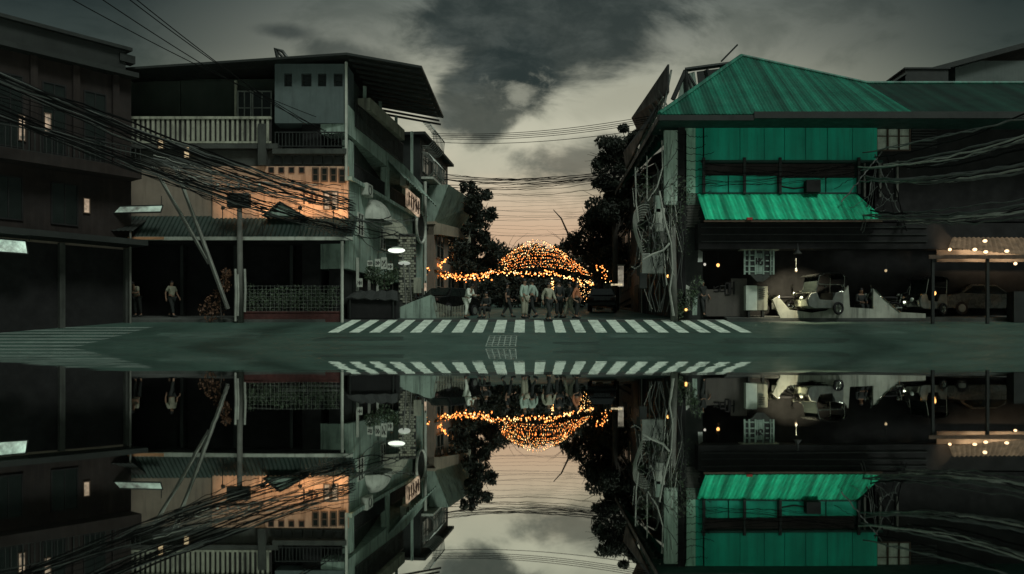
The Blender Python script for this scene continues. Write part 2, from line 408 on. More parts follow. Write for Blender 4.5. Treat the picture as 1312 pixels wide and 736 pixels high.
for k in range(16):
    x, y = wr_.uniform(-14, 14), wr_.uniform(31.2, 36.5); pts = []
    hd_ = wr_.uniform(-.5, .5)
    for j in range(9): pts.append((x, y)); hd_ += wr_.uniform(-.6, .6); x += .32 * math.cos(hd_); y += .22 * math.sin(hd_)
    for (xa_, ya_), (xb_, yb_) in zip(pts, pts[1:]):
        w = .022; mb.quad((xa_, ya_ - w, gz(ya_ - w) + .0105), (xb_, yb_ - w, gz(yb_ - w) + .0105), (xb_, yb_ + w, gz(yb_ + w) + .0105), (xa_, ya_ + w, gz(ya_ + w) + .0105))
struct(mb.build('road_cracks', MT['ground']))
# grate of fine pale lines in the carriageway
g = thing('drain_grate', 'square drain grate of thin pale lines in the wet road below the crossing', 'drain grate', (-.97, 32.5, gz(32.5)))
mb = MB()
def gline(x0, y0, x1, y1, w):
    z = .013; mb.quad((x0, y0 - w, gz(y0 - w) + z), (x1, y0 - w, gz(y0 - w) + z), (x1, y1 + w, gz(y1 + w) + z), (x0, y1 + w, gz(y1 + w) + z))
for i in range(7): gline(-1.52, 30.95 + i * .5, -.42, 30.95 + i * .5, .05)
mb.build('cross_bar', MT['chalk'], g); mb = MB()
for i in range(6): gline(-1.52 + i * .214, 30.95, -1.49 + i * .214, 33.95, .0)
mb.build('long_bar', MT['chalk'], g)

# ------------------------------------------------------------------ shared small builders
def window(mb_parent, fr, u0, u1, z0, z1, fm, gm, n=0.0, bars=(1, 1), d=.06, fw=.06):
    f = MB()
    f.fbox(fr, u0 - fw, u0, n, n + d, z0 - fw, z1 + fw); f.fbox(fr, u1, u1 + fw, n, n + d, z0 - fw, z1 + fw)
    f.fbox(fr, u0, u1, n, n + d, z0 - fw, z0); f.fbox(fr, u0, u1, n, n + d, z1, z1 + fw)
    for i in range(1, bars[0]): c = u0 + (u1 - u0) * i / bars[0]; f.fbox(fr, c - fw * .35, c + fw * .35, n + .003, n + d - .004, z0, z1)
    for i in range(1, bars[1]): c = z0 + (z1 - z0) * i / bars[1]; f.fbox(fr, u0, u1, n + .005, n + d - .008, c - fw * .35, c + fw * .35)
    o = f.build('window', fm, mb_parent)
    p = MB(); p.fbox(fr, u0, u1, n + .002, n + .02, z0, z1); p.build('pane', gm, o)
    return o
def railing(parent, fr, u0, u1, n, z0, z1, m, step=.14, r=.018):
    b = MB(); b.fbox(fr, u0, u1, n - .03, n + .03, z1 - .05, z1); b.fbox(fr, u0, u1, n - .025, n + .025, z0, z0 + .04)
    k = max(1, int((u1 - u0) / step))
    for i in range(k + 1):
        c = u0 + .02 + (u1 - u0 - .04) * i / k; b.fbox(fr, c - r, c + r, n - r, n + r, z0 + .04, z1 - .05)
    return b.build('railing', m, parent)
def leaves(mb, c, rx, ry, rz, n, size, shell=.35, rg=rng):
    c = Vector(c)
    for _ in range(n):
        while True:
            p = Vector((rg.uniform(-1, 1), rg.uniform(-1, 1), rg.uniform(-1, 1)))
            if shell < p.length <= 1: break
        p = c + Vector((p.x * rx, p.y * ry, p.z * rz))
        a = Vector((rg.gauss(0, 1), rg.gauss(0, 1), rg.gauss(0, .6))).normalized(); b_ = a.orthogonal().normalized()
        b_ = (Matrix.Rotation(rg.uniform(0, 6.3), 3, a) @ b_); s_ = size * rg.uniform(.5, 1.35)
        q = a.cross(b_)
        mb.add([p - b_ * s_, p + q * s_ * .45 , p + b_ * s_, p - q * s_ * .45 - a * s_ * .15], [(0, 1, 2, 3)])
def tree(name, label, base, h, crown, lm, nl=2600, size=.22, tr=.2, group=None, bare=0):
    """crown: list of (dx,dy,dz,rx,ry,rz) clumps relative to base"""
    t = thing(name, label, 'tree', base, group); B = Vector(base)
    tk = MB(); top = B + Vector((0, 0, h))
    tk.tube([B - Vector((0, 0, .4)), B + Vector((.05, 0, h * .35)), B + Vector((-.08, .05, h * .7)), top], [tr * 1.25, tr, tr * .7, tr * .3], 8)
    for (x, y, z, rx, ry, rz) in crown:
        e = B + Vector((x, y, z)); s_ = B + Vector((0, 0, min(h * .9, max(h * .35, z - rz * .9))))
        mid = s_.lerp(e, .5) + Vector((0, 0, -.15)); tk.tube([s_, mid, e], [tr * .5, tr * .34, tr * .12], 6)
    tk.build('trunk', MT['bark'], t, smooth=True)
    tw = MB()
    for (x, y, z, rx, ry, rz) in crown:
        e = B + Vector((x, y, z))
        for _ in range(7):
            dv = Vector((rng.uniform(-1, 1) * rx, rng.uniform(-1, 1) * ry, rng.uniform(-.3, 1) * rz)); tw.tube([e - Vector((0, 0, rz * .4)), e + dv * .55 + Vector((0, 0, .1)), e + dv * 1.12], [.035, .022, .008], 4)
    tw.build('twigs', MT['bark'], t)
    cr_ = MB(); tot = sum(a[3] * a[5] for a in crown)
    for (x, y, z, rx, ry, rz) in crown:
        nn = int(nl * rx * rz / tot)
        for k in range(6):
            o = Vector((rng.uniform(-.6, .6) * rx, rng.uniform(-.6, .6) * ry, rng.uniform(-.6, .6) * rz)); f = rng.uniform(.28, .58)
            leaves(cr_, B + Vector((x, y, z)) + o, rx * f, ry * f, rz * f, nn // 6, size, .15)
    cr_.build('crown', lm, t)
    return t
def cable_pts(a, b, sag, n=14, wob=0):
    a, b = Vector(a), Vector(b); out = []
    for i in range(n + 1):
        q = i / n; p = a.lerp(b, q); p.z -= sag * 4 * q * (1 - q)
        if wob and 0 < i < n: p += Vector((0, rng.uniform(-wob, wob), rng.uniform(-wob, wob)))
        out.append(p)
    return out
def glyphs(mb, fr, u0, u1, z0, z1, n, seed, th=.05, dep=.02, off=.0):
    """brush-like illegible characters made of short raised strokes"""
    g_ = random.Random(seed); w = (u1 - u0) / n
    for i in range(n):
        a = u0 + i * w + w * .12; b_ = u0 + (i + 1) * w - w * .12
        zz0 = z0 + g_.uniform(0, .12) * (z1 - z0); zz1 = z1 - g_.uniform(0, .2) * (z1 - z0)
        pts = [(a, zz0), (a, zz1), (b_, zz1), (b_, (zz0 + zz1) / 2), (a, (zz0 + zz1) / 2), (b_, zz0)]
        k = g_.choice([[(0, 1), (1, 3), (3, 0)], [(0, 1), (1, 2), (4, 3), (3, 5)], [(1, 4), (4, 2), (3, 5), (0, 5)], [(0, 1), (4, 3), (2, 5)], [(0, 1), (0, 5), (5, 2), (1, 2)]])
        for p, q in k:
            P0, P1 = pts[p], pts[q]; mb.tube([fr.p(P0[0], off + dep, P0[1]), fr.p(P1[0], off + dep, P1[1])], th * g_.uniform(.6, 1.1), 5)

# ================================================================== LEFT SHOPHOUSE (three storeys, lean roof)
D = 40.0
def X(x): return gx(x, D)
def Z(y): return gzp(y, D)
LF = Frame((-30, 40), (-8.4, 40)); U = lambda x, d=40.0: gx(x, d) + 30      # front wall, u runs to the right
LS = Frame((-8.4, 40), (-6.6, 54.5))                                        # street side
lb = thing('shophouse', 'dark three-storey corner shophouse with overhanging lean roof and salmon lit wall, left of the street', 'building', (-13.5, 45, gz(45)))
xl = gx(150, 40)
mb = MB()
# body behind
mb.box(xl, -8.45, 41.6, 54, gz(40) - .5, Z(88)); mb.build('rear_wall', MT['dkgreen'], lb)
# top floor dark cladding with panel seams
mb = MB()
for a, c in ((158, 231.5), (232.5, 302)): mb.box(gx(a, 41.5), gx(c, 41.5), 41.45, 41.6, Z(155), Z(92))
mb.build('cladding', MT['dkgreen'], lb)
mb = MB(); mb.box(gx(301, 41.4), gx(304, 41.4), 41.32, 41.45, Z(152), Z(92)); mb.build('corner_post', MT['rail'], lb)
FT = Frame((-30, 41.45), (0, 41.45))
for a, c in ((307, 322), (326, 348)): window(lb, FT, gx(a, 41.4) + 30, gx(c, 41.4) + 30, Z(150), Z(108), MT['steel'], MT['glass'], 0.16, (2, 2))
# balcony parapet of pale battens
mb = MB(); x0, x1 = X(162), X(348)
mb.box(x0, x1, 39.98, 40.04, Z(184), Z(153)); mb.build('parapet_back', MT['ink'], lb)
mb = MB(); mb.box(x0, x1, 39.86, 40.06, Z(153.5), Z(150.3)); mb.box(x0, x1, 39.88, 39.975, Z(184.5), Z(182))
w = x0 + .05
while w < x1 - .1:
    ww = rng.choice([.09, .11, .13]); 
    if rng.random() > .06: mb.box(w, w + ww, 39.92, 39.975, Z(182), Z(153.5))
    w += .232
mb.build('parapet', MT['rail'], lb)
mb = MB(); mb.box(xl, x1 + .3, 39.9, 41.6, Z(191), Z(184.6)); mb.build('balcony_slab', MT['soffit'], lb)
# grey box room at the right
mb = MB(); mb.box(X(352), X(444.5), 40.0, 41.6, Z(158), Z(111)); mb.box(X(352), X(444.5), 40.0, 41.6, Z(94.5), Z(82))
ops = [(364, 374), (386, 399), (407, 418), (427.5, 439)]
e = 352
for a, c in ops + [(444.5, None)]:
    mb.box(X(e), X(a), 40.0, 40.25, Z(111), Z(94.5)); e = c
mb.box(X(352), X(444.5), 40.6, 41.6, Z(111), Z(94.5))
mb.build('box_room_wall', MT['teal'], lb)
for a, c in ops: window(lb, LF, U(a) + .06, U(c) - .06, Z(111) + .05, Z(94.5) - .05, MT['dkmetal'], MT['glass'], -.2, (1, 2), .06, .05)
mb = MB(); mb.box(X(442.5), X(445.5), 39.9, 40.02, Z(232), Z(80)); mb.build('corner_post', MT['pale'], lb)
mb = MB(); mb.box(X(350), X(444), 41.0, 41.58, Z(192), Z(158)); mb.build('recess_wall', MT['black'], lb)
for k in range(5): mb = MB(); a = 356 + k * 17.5; mb.box(X(a), X(a + 12), 40.95, 40.99, Z(190), Z(163)); mb.build('balcony_door', MT['dkmetal'], lb)
railing(lb, LF, U(352), U(443), -.02, Z(188), Z(169), MT['dkmetal'], .16)
mb = MB(); mb.box(X(350), X(444.5), 39.85, 40.9, Z(198), Z(191.5)); mb.build('floor_beam', MT['soffit'], lb)
mb = MB(); mb.box(X(332), X(342), 39.8, 40.6, Z(213), Z(160)); mb.build('column', MT['soffit'], lb)
mb = MB(); mb.box(xl, X(444.5), 40.2, 41.6, Z(213), Z(191.6)); mb.build('floor_band', MT['soffit'], lb)
for k in range(7): mb = MB(); a = 350 + k * 13; mb.box(X(a), X(a + 10), 40.12, 40.2, Z(210), Z(200)); mb.build('vent_panel', MT['dkmetal'], lb)
# second storey walls
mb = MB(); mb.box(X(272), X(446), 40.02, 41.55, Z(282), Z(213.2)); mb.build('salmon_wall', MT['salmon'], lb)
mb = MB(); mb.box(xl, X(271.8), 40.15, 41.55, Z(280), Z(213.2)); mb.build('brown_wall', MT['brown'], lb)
for a, y0, y1 in ((401.5, 226, 215.5), (413, 229, 215.5), (424.5, 231, 216), (435.5, 235, 217)):
    window(lb, LF, U(a), U(a + 5.5), Z(y1 + 16), Z(y1 + 1), MT['wood'], MT['glass'], -.018, (1, 2), .05, .06)
for a in (416, 426): window(lb, LF, U(a), U(a + 6), Z(268), Z(247), MT['wood'], MT['signlit'], -.018, (1, 1), .05, .06)
for a in (345, 358, 371, 384): window(lb, LF, U(a), U(a + 5), Z(221), Z(215.5), MT['inkr'], MT['glass'], -.018, (1, 1), .04, .04)
mb = MB(); glyphs(mb, LF, U(271), U(310), Z(262), Z(249), 5, 3, .07, .03, -.14); mb.build('wall_lettering', MT['inkr'], lb)
mb = MB(); glyphs(mb, LF, U(388), U(408), Z(262), Z(244), 2, 8, .07, .02, -.02); mb.build('wall_lettering', MT['inkr'], lb)
# two small lit slots high on the dim side of the front
for a, y0, y1 in ((205, 191, 178), (238, 203, 190)):
    window(lb, LF, U(a), U(a + 6), Z(y0), Z(y1), MT['wood'], MT['lampy'], .13, (1, 1), .05, .04)
# little gabled porch head
mb = MB(); mb.prism([(X(345), 39.4, Z(279)), (X(364), 39.4, Z(263)), (X(392), 39.4, Z(279))], (0, .62, 0)); mb.build('porch_gable', MT['lwall'], lb)
mb = MB(); mb.slab((X(342), 39.3, Z(279)), (X(342), 40.0, Z(279)), (X(364), 40.0, Z(261)), (X(364), 39.3, Z(261)), -.08)
mb.slab((X(364), 39.3, Z(261)), (X(364), 40.0, Z(261)), (X(395), 40.0, Z(279)), (X(395), 39.3, Z(279)), -.08); mb.build('porch_roof', MT['roofdk'], lb)
# lean roof
zl, zr, ze = Z(94), Z(74), gzp(85, 39.6)
mb = MB()
mb.slab((X(152), 39.3, zl), (X(448), 39.3, zr), (X(448), 49.6, zr + .45), (X(152), 49.6, zl + .5), .10)
mb.slab((X(448), 39.3, zr), (gx(540.5, 39.3), 39.3, ze - .08), (gx(540.5, 39.3), 49.6, ze + .33), (X(448), 49.6, zr + .45), .10)
mb.build('roof', MT['roofdk'], lb)
mb = MB()
for k in range(12): 
    y = 39.8 + k * .85; mb.hexa([(X(448), y, zr - .22), (gx(537, 39.3), y, ze - .28), (gx(537, 39.3), y + .08, ze - .28), (X(448), y + .08, zr - .22), (X(448), y, zr - .10), (gx(537, 39.3), y, ze - .18), (gx(537, 39.3), y + .08, ze - .18), (X(448), y + .08, zr - .10)])
mb.build('rafter', MT['dkmetal'], lb)
mb = MB(); mb.tube([(X(360), 39.5, Z(80)), (X(357), 39.45, Z(68)), (X(366), 39.5, Z(71)), (X(372), 39.5, Z(79))], .09, 6); mb.tube([(X(358), 39.5, Z(70)), (X(368), 39.5, Z(80))], .06, 5); mb.build('roof_finial', MT['dkmetal'], lb)
# shop awning
mb = MB(); za, zb = gzp(277, 40.0), gzp(304, 39.0)
mb.corr((gx(112, 39.0), 39.0, zb), (gx(452, 39.0), 39.0, zb), (gx(452, 39), 40.15, za), (gx(112, 39.0), 40.15, za), .2, .035); mb.build('shop_awning', MT['awn'], lb)
mb = MB(); mb.box(gx(175, 39), gx(452, 39), 38.93, 38.995, gzp(308, 38.95), gzp(303.6, 38.95)); mb.build('awning_fascia', MT['pale'], lb)
mb = MB(); mb.box(gx(165, 39), gx(211, 39), 38.9, 38.928, gzp(307.3, 38.95), gzp(303.9, 38.95)); mb.build('awning_sign', mat('faded_orange_board', (.42, .22, .11), .8, 0, .2, 2, .4, .1), lb)
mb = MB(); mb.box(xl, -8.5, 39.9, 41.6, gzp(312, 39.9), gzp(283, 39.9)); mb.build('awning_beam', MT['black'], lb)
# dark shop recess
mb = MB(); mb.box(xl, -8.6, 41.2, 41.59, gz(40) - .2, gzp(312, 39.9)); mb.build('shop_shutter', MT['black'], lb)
for a in (232, 300, 372, 430): mb = MB(); mb.box(gx(a, 40.8), gx(a + 4, 40.8), 40.7, 41.1, gz(40), gzp(311, 40.8)); mb.build('shop_post', MT['dkmetal'], lb)
mb = MB(); mb.tube([(gx(438, 38.9), 38.96, gz(38.9)), (gx(438, 38.9), 38.96, gzp(309, 38.9))], .07, 8); mb.build('awning_post', MT['pale'], lb)

# ---- street side of the shophouse
zt = gzp(135, 40.2)
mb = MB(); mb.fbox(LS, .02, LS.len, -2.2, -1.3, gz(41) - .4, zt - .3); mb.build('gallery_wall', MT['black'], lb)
uq = [LS.px(a) for a in (447, 453, 495, 499, 522, 525.5, 540, 553)]
z_open_t, z_open_b = gzp(173, 40.3), gzp(232, 40.3)
mb = MB()
mb.hexa([LS.p(0.02, 0, z_open_t), LS.p(LS.len, 0, z_open_t - .5), LS.p(LS.len, -1.3, z_open_t - .5), LS.p(.02, -1.3, z_open_t),
         LS.p(0.02, 0, zt), LS.p(LS.len, 0, zt - 1.15), LS.p(LS.len, -1.3, zt - 1.15), LS.p(.02, -1.3, zt)])
mb.build('parapet', MT['lwall'], lb)
mb = MB(); mb.fbox(LS, .02, LS.len, -1.3, 0, gzp(345, 40.3), z_open_b); mb.build('side_wall', MT['lwall'], lb)
mb = MB(); mb.fbox(LS, .02, LS.len, 0.003, .22, z_open_b - .02, z_open_b + .16); mb.build('floor_ledge', MT['lwall'], lb)
for a, c in ((uq[0], uq[1]), (uq[2], uq[3]), (uq[4], uq[5]), (uq[6], LS.len)):
    mb = MB(); mb.fbox(LS, max(a, .02), c, -.32, .02, z_open_b + .165, z_open_t - .25); mb.build('gallery_column', MT['lwall'], lb)
for a, c in ((uq[1], uq[2]), (uq[3], uq[4]), (uq[5], uq[6])):
    railing(lb, LS, a + .03, c - .03, -.1, z_open_b + .2, z_open_b + 1.05, MT['dkmetal'], .16, .022)
    mid = (a + c) / 2
    window(lb, LS, a + .3, mid - .1, z_open_b + .3, z_open_t - .7, MT['pale'], MT['glass'], -1.29, (2, 2))
    window(lb, LS, mid + .1, c - .3, z_open_b + .3, z_open_t - .7, MT['pale'], MT['glass'], -1.29, (2, 3))
# hanging cloth awnings over the gallery
for a, c, dz in ((uq[2] + .2, uq[4] - .1, -.1), (uq[5], uq[6], -.25)):
    mb = MB(); mb.corr(LS.p(a, .95, z_open_t - .75 + dz), LS.p(c, .95, z_open_t - .95 + dz), LS.p(c, .03, z_open_t + .1 + dz), LS.p(a, .03, z_open_t + .25 + dz), .5, .07); mb.build('gallery_awning', MT['lwall'], lb)
# roof terrace clutter
mb = MB(); u0, u1 = LS.px(468), LS.px(513); mb.fbox(LS, u0, u1, -1.2, .25, gzp(129, 41), gzp(113, 41)); mb.build('terrace_canopy', MT['rail'], lb)
for q in (LS.px(470), LS.px(490), LS.px(510), LS.px(530)):
    mb = MB(); mb.fbox(LS, q, q + .14, -.2, -.06, zt - .9, Z(86)); mb.build('terrace_post', MT['lwall'], lb)
mb = MB(); mb.fbox(LS, .1, 10, -2.0, -1.6, zt - 1, Z(90)); mb.build('terrace_wall', MT['soffit'], lb)
railing(lb, LS, 1.0, 9.5, .05, zt - .8, zt + .35, MT['dkmetal'], .2, .02)
for k in range(3):
    q = LS.px(478 + k * 19); mb = MB(); mb.fbox(LS, q, q + .9, -1.6, -1.56, zt + .1, zt + 1.4); mb.build('terrace_window', MT['teal'], lb)
# lower street side: dark shopfront, shutters, brick pier
mb = MB(); mb.fbox(LS, .05, LS.len, -.9, -.3, gz(41) - .3, gzp(345, 40.3)); mb.build('shopfront', MT['black'], lb)
for k in range(4):
    a = .5 + k * 3.5; mb = MB(); mb.corr(LS.p(a, -.28, gz(41) + .1), LS.p(a + 2.6, -.28, gz(45) + .1), LS.p(a + 2.6, -.28, gzp(350, 40.3)), LS.p(a, -.28, gzp(350, 40.3)), .12, .025); mb.build('roller_shutter', MT['dkmetal'], lb)
# side awnings: quarter domes
def qdome(uc, zc, r, dep, m, name):
    mb = MB(); vs = []; fs = []; nu, nv = 14, 7
    for i in range(nv + 1):
        ph = R(90 * i / nv)
        for j in range(nu + 1):
            th = math.pi * j / nu
            vs.append(LS.p(uc + r * math.cos(th) * math.cos(ph * .9), .01 + dep * math.sin(ph), zc + r * .85 * math.sin(th) * math.cos(ph)))
    for i in range(nv):
        for j in range(nu): fs.append((i * (nu + 1) + j, i * (nu + 1) + j + 1, (i + 1) * (nu + 1) + j + 1, (i + 1) * (nu + 1) + j))
    mb.add(vs, fs); return mb.build(name, m, lb, smooth=True)
a, z_ = LS.px(478, 285); qdome(a, z_, 1.35, .9, MT['pale'], 'dome_awning')
a, z_ = LS.px(500, 310); qdome(a, z_, 1.5, 1.0, MT['rail'], 'dome_awning')
a, z_ = LS.px(533, 292); mb = MB(); pts = [LS.p(a + 1.1 * math.cos(R(t_)), .3, z_ + .95 * math.sin(R(t_))) for t_ in range(0, 361, 15)]
mb.tube(pts, .09, 6, cap=False); mb.build('round_sign_ring', MT['pale'], lb)
mb = MB(); mb.tube([LS.p(a, .1, z_), LS.p(a, .27, z_)], .98, 24); mb.build('round_sign_face', MT['dkmetal'], lb)
for k, (xx, y0, y1) in enumerate(((455, 395, 330), (470, 370, 340), (481, 385, 345))):
    a = LS.px(xx); mb = MB(); mb.fbox(LS, a, a + .10, .05, .16, gzp(y0, 41), gzp(y1, 41)); mb.build('pipe', MT['pale'], lb)
for xx, yy in ((462, 250), (512, 238)):
    a, z_ = LS.px(xx, yy); mb = MB(); mb.fbox(LS, a, a + .9, .01, .35, z_, z_ + .6); ac = mb.build('air_conditioner', MT['pale'], lb, bevel=.03); mb = MB(); pts = [LS.p(a + .4 + .22 * math.cos(R(t_)), .36, z_ + .3 + .22 * math.sin(R(t_))) for t_ in range(0, 361, 30)]; mb.tube(pts, .02, 5, cap=False); mb.build('fan_guard', MT['dkmetal'], ac)
for xx, yy in ((458, 300), (487, 318)):
    a, z_ = LS.px(xx, yy); window(lb, LS, a, a + .8, z_, z_ + 1.0, MT['pale'], MT['glass'], .004, (2, 2))
# downpipe at far corner
mb = MB(); mb.tube([LS.p(LS.len - .2, .15, 2), LS.p(LS.len - .2, .15, zt - .9)], .1, 8); mb.build('downpipe', MT['pale'], lb)
# projecting lit sign (a thing of its own)
us, zs = LS.px(519, 260)
sg = thing('hanging_sign', 'tilted warm lit sign with dark strokes on the side wall of the left shophouse', 'sign', LS.p(us, .3, zs))
mb = MB(); P = LS.p
mb.hexa([P(us - 1.0, .3, zs - .35), P(us + .9, .55, zs - .75), P(us + .9, .65, zs - .75), P(us - 1.0, .4, zs - .35), P(us - 1.0, .3, zs + .65), P(us + .9, .55, zs + .35), P(us + .9, .65, zs + .35), P(us - 1.0, .4, zs + .65)])
mb.build('face', MT['signlit'], sg)
mb = MB()
g2 = random.Random(5)
for k in range(5):
    q = us - .85 + k * .36; base = zs - .3 - k * .07
    mb.tube([P(q, .46 + k * .045, base), P(q + g2.uniform(-.05, .1), .46 + k * .045, base + .75)], .035, 5); mb.tube([P(q, .47 + k * .045, base + g2.uniform(.2, .7)), P(q + .22, .5 + k * .045, base + g2.uniform(.1, .6))], .03, 5)
mb.build('lettering', MT['inkr'], sg)
mb = MB(); mb.tube([P(us, 0, zs + .2), P(us, .35, zs + .2)], .04, 6); mb.build('bracket', MT['dkmetal'], sg)
# downlights that light the salmon wall
for k, a in enumerate((296, 345, 392, 434)):
    dl = thing('wall_lamp', ['small warm floodlight at the left end below the salmon wall', 'small warm floodlight second from the left below the salmon wall', 'small warm floodlight third from the left below the salmon wall', 'small warm floodlight at the right end below the salmon wall'][k], 'lamp', (X(a), 38.95, gzp(266, 38.95)), 'floodlights below the salmon wall')
    mb = MB(); mb.tube([(X(a), 39.05, gzp(303, 39)), (X(a), 38.9, gzp(285, 39)), (X(a), 38.9, gzp(268, 39))], .02, 5); mb.build('arm', MT['dkmetal'], dl)
    mb = MB(); mb.tube([(X(a), 38.84, gzp(268, 38.9)), (X(a), 38.97, gzp(266, 38.9))], [.06, .10], 10); mb.build('hood', MT['dkmetal'], dl)
    mb = MB(); mb.ell((X(a), 38.98, gzp(266, 38.95)), .06, .03, .06, 8, 5); mb.build('bulb', MT['lampy'], dl)
    sl = bpy.data.lights.new('flood', 'SPOT'); sl.energy = (26, 58, 88, 84)[k]; sl.color = (1, .62, .34); sl.spot_size = R(118); sl.spot_blend = .8; sl.shadow_soft_size = .06
    o = bpy.data.objects.new('flood', sl); COL.objects.link(o); o.parent = dl; o.location = (0, .08, .04); o.rotation_euler = Vector((0, -.98, -.30)).to_track_quat('Z', 'Y').to_euler()

# ================================================================== NEAR BUILDING AT THE LEFT EDGE
LC = Frame((-23.6, 32.6), (-18.1, 39.2))
nb = thing('corner_building', 'dim pinkish two-storey building with roof ledge and lit slots at the far left edge', 'building', LC.p(4, -3, .3))
zt2 = 12.5; ln = LC.len
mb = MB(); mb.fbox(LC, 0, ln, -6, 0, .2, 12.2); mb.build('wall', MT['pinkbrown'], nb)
mb = MB(); mb.fbox(LC, 0, ln, .003, .02, 4.6, 4.0 + .2); mb.build('string_course', MT['brown'], nb)
mb = MB(); mb.fbox(LC, 0, ln + .1, -6, .55, 12.2, 12.42); mb.fbox(LC, 0, ln - .3, -6, .1, 12.42, 13.4); mb.fbox(LC, 0, ln - .1, -6, .35, 13.4, 13.55); mb.build('roof', MT['roofdk'], nb)
mb = MB(); mb.fbox(LC, ln - .6, ln + .1, -.3, .2, 12.9, 13.25); mb.build('gutter_end', MT['dkmetal'], nb)
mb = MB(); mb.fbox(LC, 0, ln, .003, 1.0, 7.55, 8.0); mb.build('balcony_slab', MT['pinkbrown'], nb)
railing(nb, LC, 0, ln, .9, 8.0, 8.95, MT['dkmetal'], .22, .02)
for k in range(5):
    a = .9 + k * 1.7
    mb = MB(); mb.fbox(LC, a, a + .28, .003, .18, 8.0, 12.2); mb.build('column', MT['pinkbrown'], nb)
    if k < 4: window(nb, LC, a + .55, a + 1.4, 8.3, 11.2, MT['black'], MT['glass'], .004, (2, 3))
for a, z0, z1 in ((3.6, 8.6, 9.6), (4.6, 9.0, 9.9), (6.2, 5.9, 6.5)): window(nb, LC, a + .3, a + .52, z0, z1, MT['wood'], MT['signlit'], .02, (1, 1), .05, .04)
for a in (.8, 3.0, 5.2): window(nb, LC, a, a + 1.0, 5.3, 7.0, MT['black'], MT['glass'], .004, (2, 1))
mb = MB(); mb.fbox(LC, 0, ln, .003, 1.6, 4.5, 4.75); mb.build('shop_canopy', MT['roofdk'], nb)
mb = MB(); mb.fbox(LC, .2, ln - .15, .003, .05, .3, 4.4); mb.build('shopfront', MT['black'], nb)
for a in (2.2, 5.4, 8.2): mb = MB(); mb.fbox(LC, a, a + .22, .06, .3, .3, 4.45); mb.build('pier', MT['soffit'], nb)
# lit panels under the canopies
def fluor(name, label, p0, p1, h, m, es, group=None, tilt=.25):
    p0, p1 = Vector(p0), Vector(p1); c = p0.lerp(p1, .5); t = thing(name, label, 'lamp', c, group)
    d = (p1 - p0).normalized(); s_ = Vector((d.y, -d.x, 0)).normalized() * tilt
    up_v = Vector((0, 0, h)) - s_ * .9
    mb = MB(); mb.slab(p0, p1, p1 + up_v, p0 + up_v, .04); mb.build('panel', m, t)
    mb = MB(); mb.tube([p0, p1], .035, 5); mb.tube([p0 + up_v, p1 + up_v], .035, 5); mb.tube([p0, p0 + up_v], .03, 5); mb.tube([p1, p1 + up_v], .03, 5); mb.build('frame', MT['dkmetal'], t)
    mb = MB(); mb.tube([p0 + Vector((0, .08, h)), p0 + Vector((0, .08, h + .4))], .02, 5); mb.tube([p1 + Vector((0, .08, h)), p1 + Vector((0, .08, h + .4))], .02, 5); mb.build('hanger', MT['dkmetal'], t)
    return t
fluor('fluorescent_lamp', 'brightest pale tilted light panel under the canopy of the pink building', LC.p(2.4, 1.4, 3.75), LC.p(3.75, 1.4, 3.75), .55, MT['lampg'], 22, 'light panels over the left shopfronts')
fluor('fluorescent_lamp', 'dim pale light panel just left of the brightest one at the far left edge', LC.p(.9, 1.4, 3.7), LC.p(2.3, 1.4, 3.75), .6, glow_patchy('panel_dim', (.8, 1, .85), .16, 1.2), 14, 'light panels over the left shopfronts')
fluor('fluorescent_lamp', 'long greenish light panel above the dark green awning beside the pink building', px(122, 274, 38.6), px(206, 272, 38.6), .34, glow_patchy('panel_long', (.7, 1, .78), .34, .9), 16, 'light panels over the left shopfronts')
mb = MB(); ub = Frame((gx(113, 38.7), 38.7), (gx(172, 38.7), 38.7))
cv = thing('canopy', 'small dark lean-to canopy between the pink building and the shophouse', 'canopy', ub.p(1, 0, gzp(290, 38.7)))
mb.corr(ub.p(0, .2, gzp(297, 38.7)), ub.p(2.1, .2, gzp(297, 38.7)), ub.p(2.1, -1.2, gzp(277, 38.7)), ub.p(0, -1.2, gzp(277, 38.7)), .2, .03); mb.build('roof_sheet', MT['roofdk'], cv)
mb = MB(); mb.tube([ub.p(.08, .1, 1.0), ub.p(.08, .1, gzp(296, 38.7))], .05, 6); mb.build('post', MT['pole'], cv); mb = MB(); mb.tube([ub.p(1.95, .1, 1.0), ub.p(1.95, .1, gzp(296, 38.7))], .05, 6); mb.build('post', MT['pole'], cv)

# ================================================================== RIGHT GREEN BUILDING
RF = Frame((6.98, 40), (40, 40)); RS = Frame((6.98, 58), (6.98, 40))
V = lambda x, d=40.0: gx(x, d) - 6.98
rb = thing('green_building', 'two-storey green building with corrugated hip roof and green awning, right of the street', 'building', (15, 46, gz(46)))
xr = 27.0
mb = MB(); mb.box(7.4, xr, 41.3, 57.5, gz(40) - .4, Z(150)); mb.build('rear_wall', MT['gdark'], rb)
